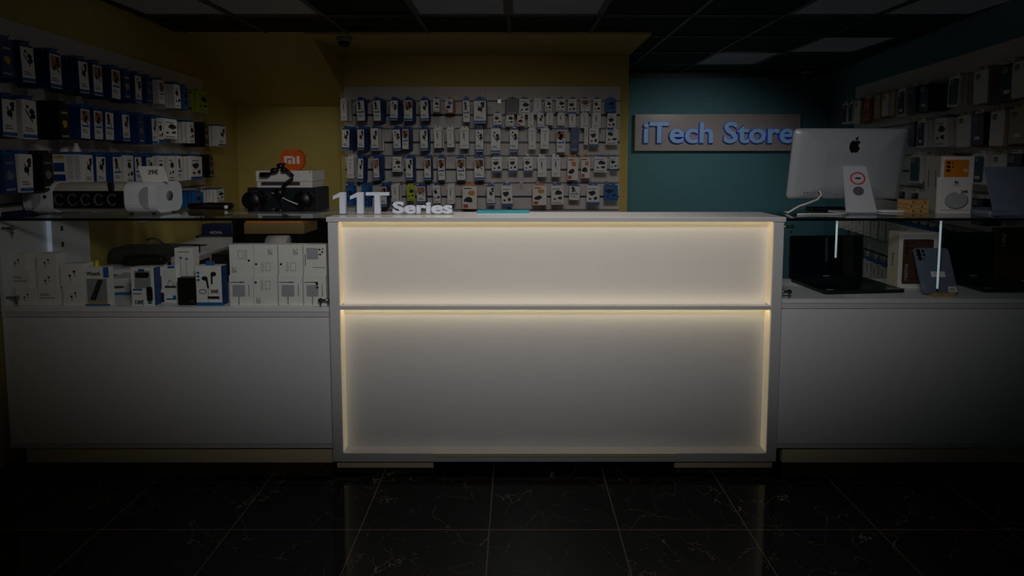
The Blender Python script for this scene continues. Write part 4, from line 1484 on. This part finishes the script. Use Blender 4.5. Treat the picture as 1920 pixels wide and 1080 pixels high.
# blue grey laptop lid
MB_ = mat('midnight_blue_aluminium', (146, 158, 182), .4, metal=.1, var=.02)
y0, y1 = 2.535, 2.60
bl_, tl_ = at(1864, 397, y0), at(1838, 318, y1)
t = thing('laptop', 'blue grey laptop seen from behind with its lid raised, at the frame edge', 'laptop', (bl_.x, y0, CTZ))
lh = math.hypot(tl_.z - CTZ, y1 - y0)
ang = -math.atan2(y1 - y0, tl_.z - CTZ)
lid = M()
lid.prism(rrect(0, 0, .32, lh, .010, 4), 0, .006)
lo_ = lid.obj('lid', MB_, t, (0, 0, .014), (ang, 0, 0))
lo_.rotation_euler = (ang, 0, .08)
apple_logo(mat('logo_silver', (190, 196, 206), .3, metal=.4), lo_, .020, (X(1913, 360, 2.56) - bl_.x - .03, -.0002, lh * .48))
M().prism(rrect(-.01, .012, .31, .24, .012), 0, .014, 'xy').obj('keyboard_base', MB_, t)

# ------------------------------------------------------------------ inside the case beside the teal wall
DKL = mat('laptop_black', (9, 14, 18), .32, var=.1)
SCR = mat('laptop_screen', (4, 8, 12), .06, var=0)


def laptop(label, hl, hr, fr, fl, htop, tilt):
    """open laptop: corners of the base on the shelf (hinge end first) and the height of the lid"""
    t = thing('laptop', label, 'laptop', (hl.x, hl.y, zrr))
    ax = math.atan2(hr.y - hl.y, hr.x - hl.x)
    t.rotation_euler = (0, 0, ax)
    w = math.hypot(hr.x - hl.x, hr.y - hl.y)
    d = math.hypot(fl.x - hl.x, fl.y - hl.y)
    M().prism(rrect(0, -d, w, 0, .012), .003, .017, 'xy').obj('keyboard_base', DKL, t)
    kb = M()
    for r_ in range(5):
        for c_ in range(14):
            kb.box(w * .06 + c_ * w * .063, w * .06 + c_ * w * .063 + w * .054, -d * .42 + r_ * .019, -d * .42 + r_ * .019 + .016, .017, .0185)
    kb.obj('keys', mat('key_black', (14, 18, 22), .5), t)
    M().box(w * .35, w * .65, -d * .92, -d * .56, .017, .0174).obj('touchpad', mat('pad_black', (16, 20, 26), .25), t)
    st = M()
    for x in (w * .06, w * .82):
        st.box(x, x + w * .08, -d * .94, -d * .88, .017, .0176)
    st.obj('sticker', mat('sticker_grey', (150, 160, 165), .4), t)
    m_ = M()
    for x in (.02, w - .02):
        for y in (-d + .02, -.02):
            m_.lathe([(.006, 0), (.006, .003)], (x, y, 0), 'z', 8)
    m_.obj('foot', BLACK, t)
    lid = M()
    lid.prism(rrect(0, 0, w, htop, .010), -.004, .004)
    l_ = lid.obj('lid', DKL, t, (0, .008, .014), (tilt, 0, 0))
    M().prism(rect(.012, .022, w - .012, htop - .012), -.0048, -.0042).obj('screen', SCR, l_)
    M().prism(rect(w / 2 - .018, .008, w / 2 + .018, .014), -.0048, -.0042).obj('logo', GREY, l_)
    return t


hl, hr_, fl, fr_ = onz(1481, 528, zrr), onz(1618, 525, zrr), onz(1535, 553, zrr), onz(1677, 545, zrr)
laptop('open black laptop in the glass case beside the reception desk', hl, hr_, fr_, fl, Z(448, hl.y) - zrr, -.03)
hl, hr_, fl, fr_ = onz(1764, 526, zrr), onz(1888, 526, zrr), onz(1842, 549, zrr), onz(1960, 549, zrr)
laptop('open black laptop in the glass case behind the grey tablet', hl, hr_, fr_, fl, Z(441, hl.y) - zrr, -.05)

t, w, h = pbox('tablet_carton', 'white carton with a brown device picture behind the grey tablet', 'box', 1685, 1758, 436, 535, .075, z0=zrr, Y=2.575)
M().box(-w / 2 - .001, -w / 2 + .0005, .001, .074, .001, h - .001).obj('cream_side', mat('carton_cream', (206, 196, 170), .5), t)
art(t, mat('device_brown', (84, 58, 42), .35), [rrect(-w * .40, h * .08, w * .38, h * .88, .01)], 'device_picture')
art(t, INK, [rrect(-w * .34, h * .78, -w * .25, h * .83, .003), rrect(-w * .34, h * .70, -w * .25, h * .75, .003), rrect(-w * .34, h * .62, -w * .25, h * .67, .003), ell(-w * .16, h * .81, .004), ell(-w * .16, h * .72, .004)], 'lenses', -.0014)
o = text('realme', 'lettering', LGREY, t, .030, (-w * .26, -.0014, h * .14), (PI / 2, -PI / 2, 0), align='LEFT')
o = text('52', 'lettering', PWHITE, t, .026, (w * .28, -.0014, h * .66))
o = text('Realme', 'lettering', INK, t, .022, (-w / 2 - .0014, .045, h * .62), (PI / 2, PI / 2, -PI / 2), align='LEFT')

# grey tablet phone on a small wooden stand
yt0, yt1 = 2.425, 2.50
A, B_, Cc = at(1731, 552, yt0), at(1797, 552, yt0), at(1703, 465, yt1)
tw = B_.x - A.x
zt0 = max(A.z, zrr + .012)
tht = math.hypot(Cc.z - zt0, yt1 - yt0)
t = thing('tablet', 'blue grey tablet with a dark camera cluster leaning in a wooden stand', 'tablet', (A.x, yt0, zt0))
tilt = -math.atan2(yt1 - yt0, Cc.z - zt0)
TB = mat('tablet_grey_blue', (128, 140, 162), .3, metal=.3, var=.02)
body = M()
body.prism(rrect(0, 0, tw, tht, .014, 5), 0, .008)
bo = body.obj('body', TB, t, (0, 0, 0), (tilt, 0, 0))
for cx, cz, r in ((.018, .93, .0105), (.040, .93, .007), (.018, .85, .011), (.042, .85, .006), (.020, .765, .0105), (.041, .77, .004)):
    M().lathe([(.0005, 0), (r * .8, 0), (r, .001), (r, .002)], (cx, -.002, cz * tht), 'y', 18).obj('lens', BLACK, bo)
art(bo, PWHITE, [rect(tw * .34, tht * .36, tw * .74, tht * .48), rect(tw * .74, tht * .03, tw * .98, tht * .15)], 'sticker')
art(bo, GREY, [rect(tw * .44, tht * .43, tw * .60, tht * .445), rect(tw * .78, tht * .06, tw * .94, tht * .08), rect(tw * .78, tht * .10, tw * .92, tht * .12), rect(tw * .38, tht * .27, tw * .66, tht * .28), rect(tw * .38, tht * .20, tw * .41, tht * .28)], 'print', -.001)
q = at(1769, 552, yt0 - .01)
t = thing('tablet_stand', 'small tan wooden stand under the leaning grey tablet', 'stand', ((A.x + B_.x) / 2 + .008, yt0, zrr))
M().box(-.052, .048, -.016, .05, 0, .009, .002).obj('base', TAN, t)
M().box(-.052, .048, -.016, -.004, .009, .016, .001).obj('lip', TAN, t)
M().prism([(.05, .0), (.056, 0), (.086, .10), (.080, .10)], -.05, -.03, 'yz').obj('back_rest', TAN, t)
# brown box at the frame edge
YB2 = 2.742
t, w, h = pbox('tablet_carton', 'dark brown carton with pale writing at the far end of the glass case', 'box', 1868, 1960, 428, 528, .036, body=mat('dark_brown_card', (56, 38, 28), .5), z0=zrr, Y=YB2)
o = text('PAD 5', 'lettering', LGREY, t, .026, (-w * .40, -.0006, h * .90), (PI / 2, PI / 2, 0), align='LEFT')
M().box(-w / 2 - .004, w / 2, -.0, .037, -.0, .004).obj('white_edge', PWHITE, t)
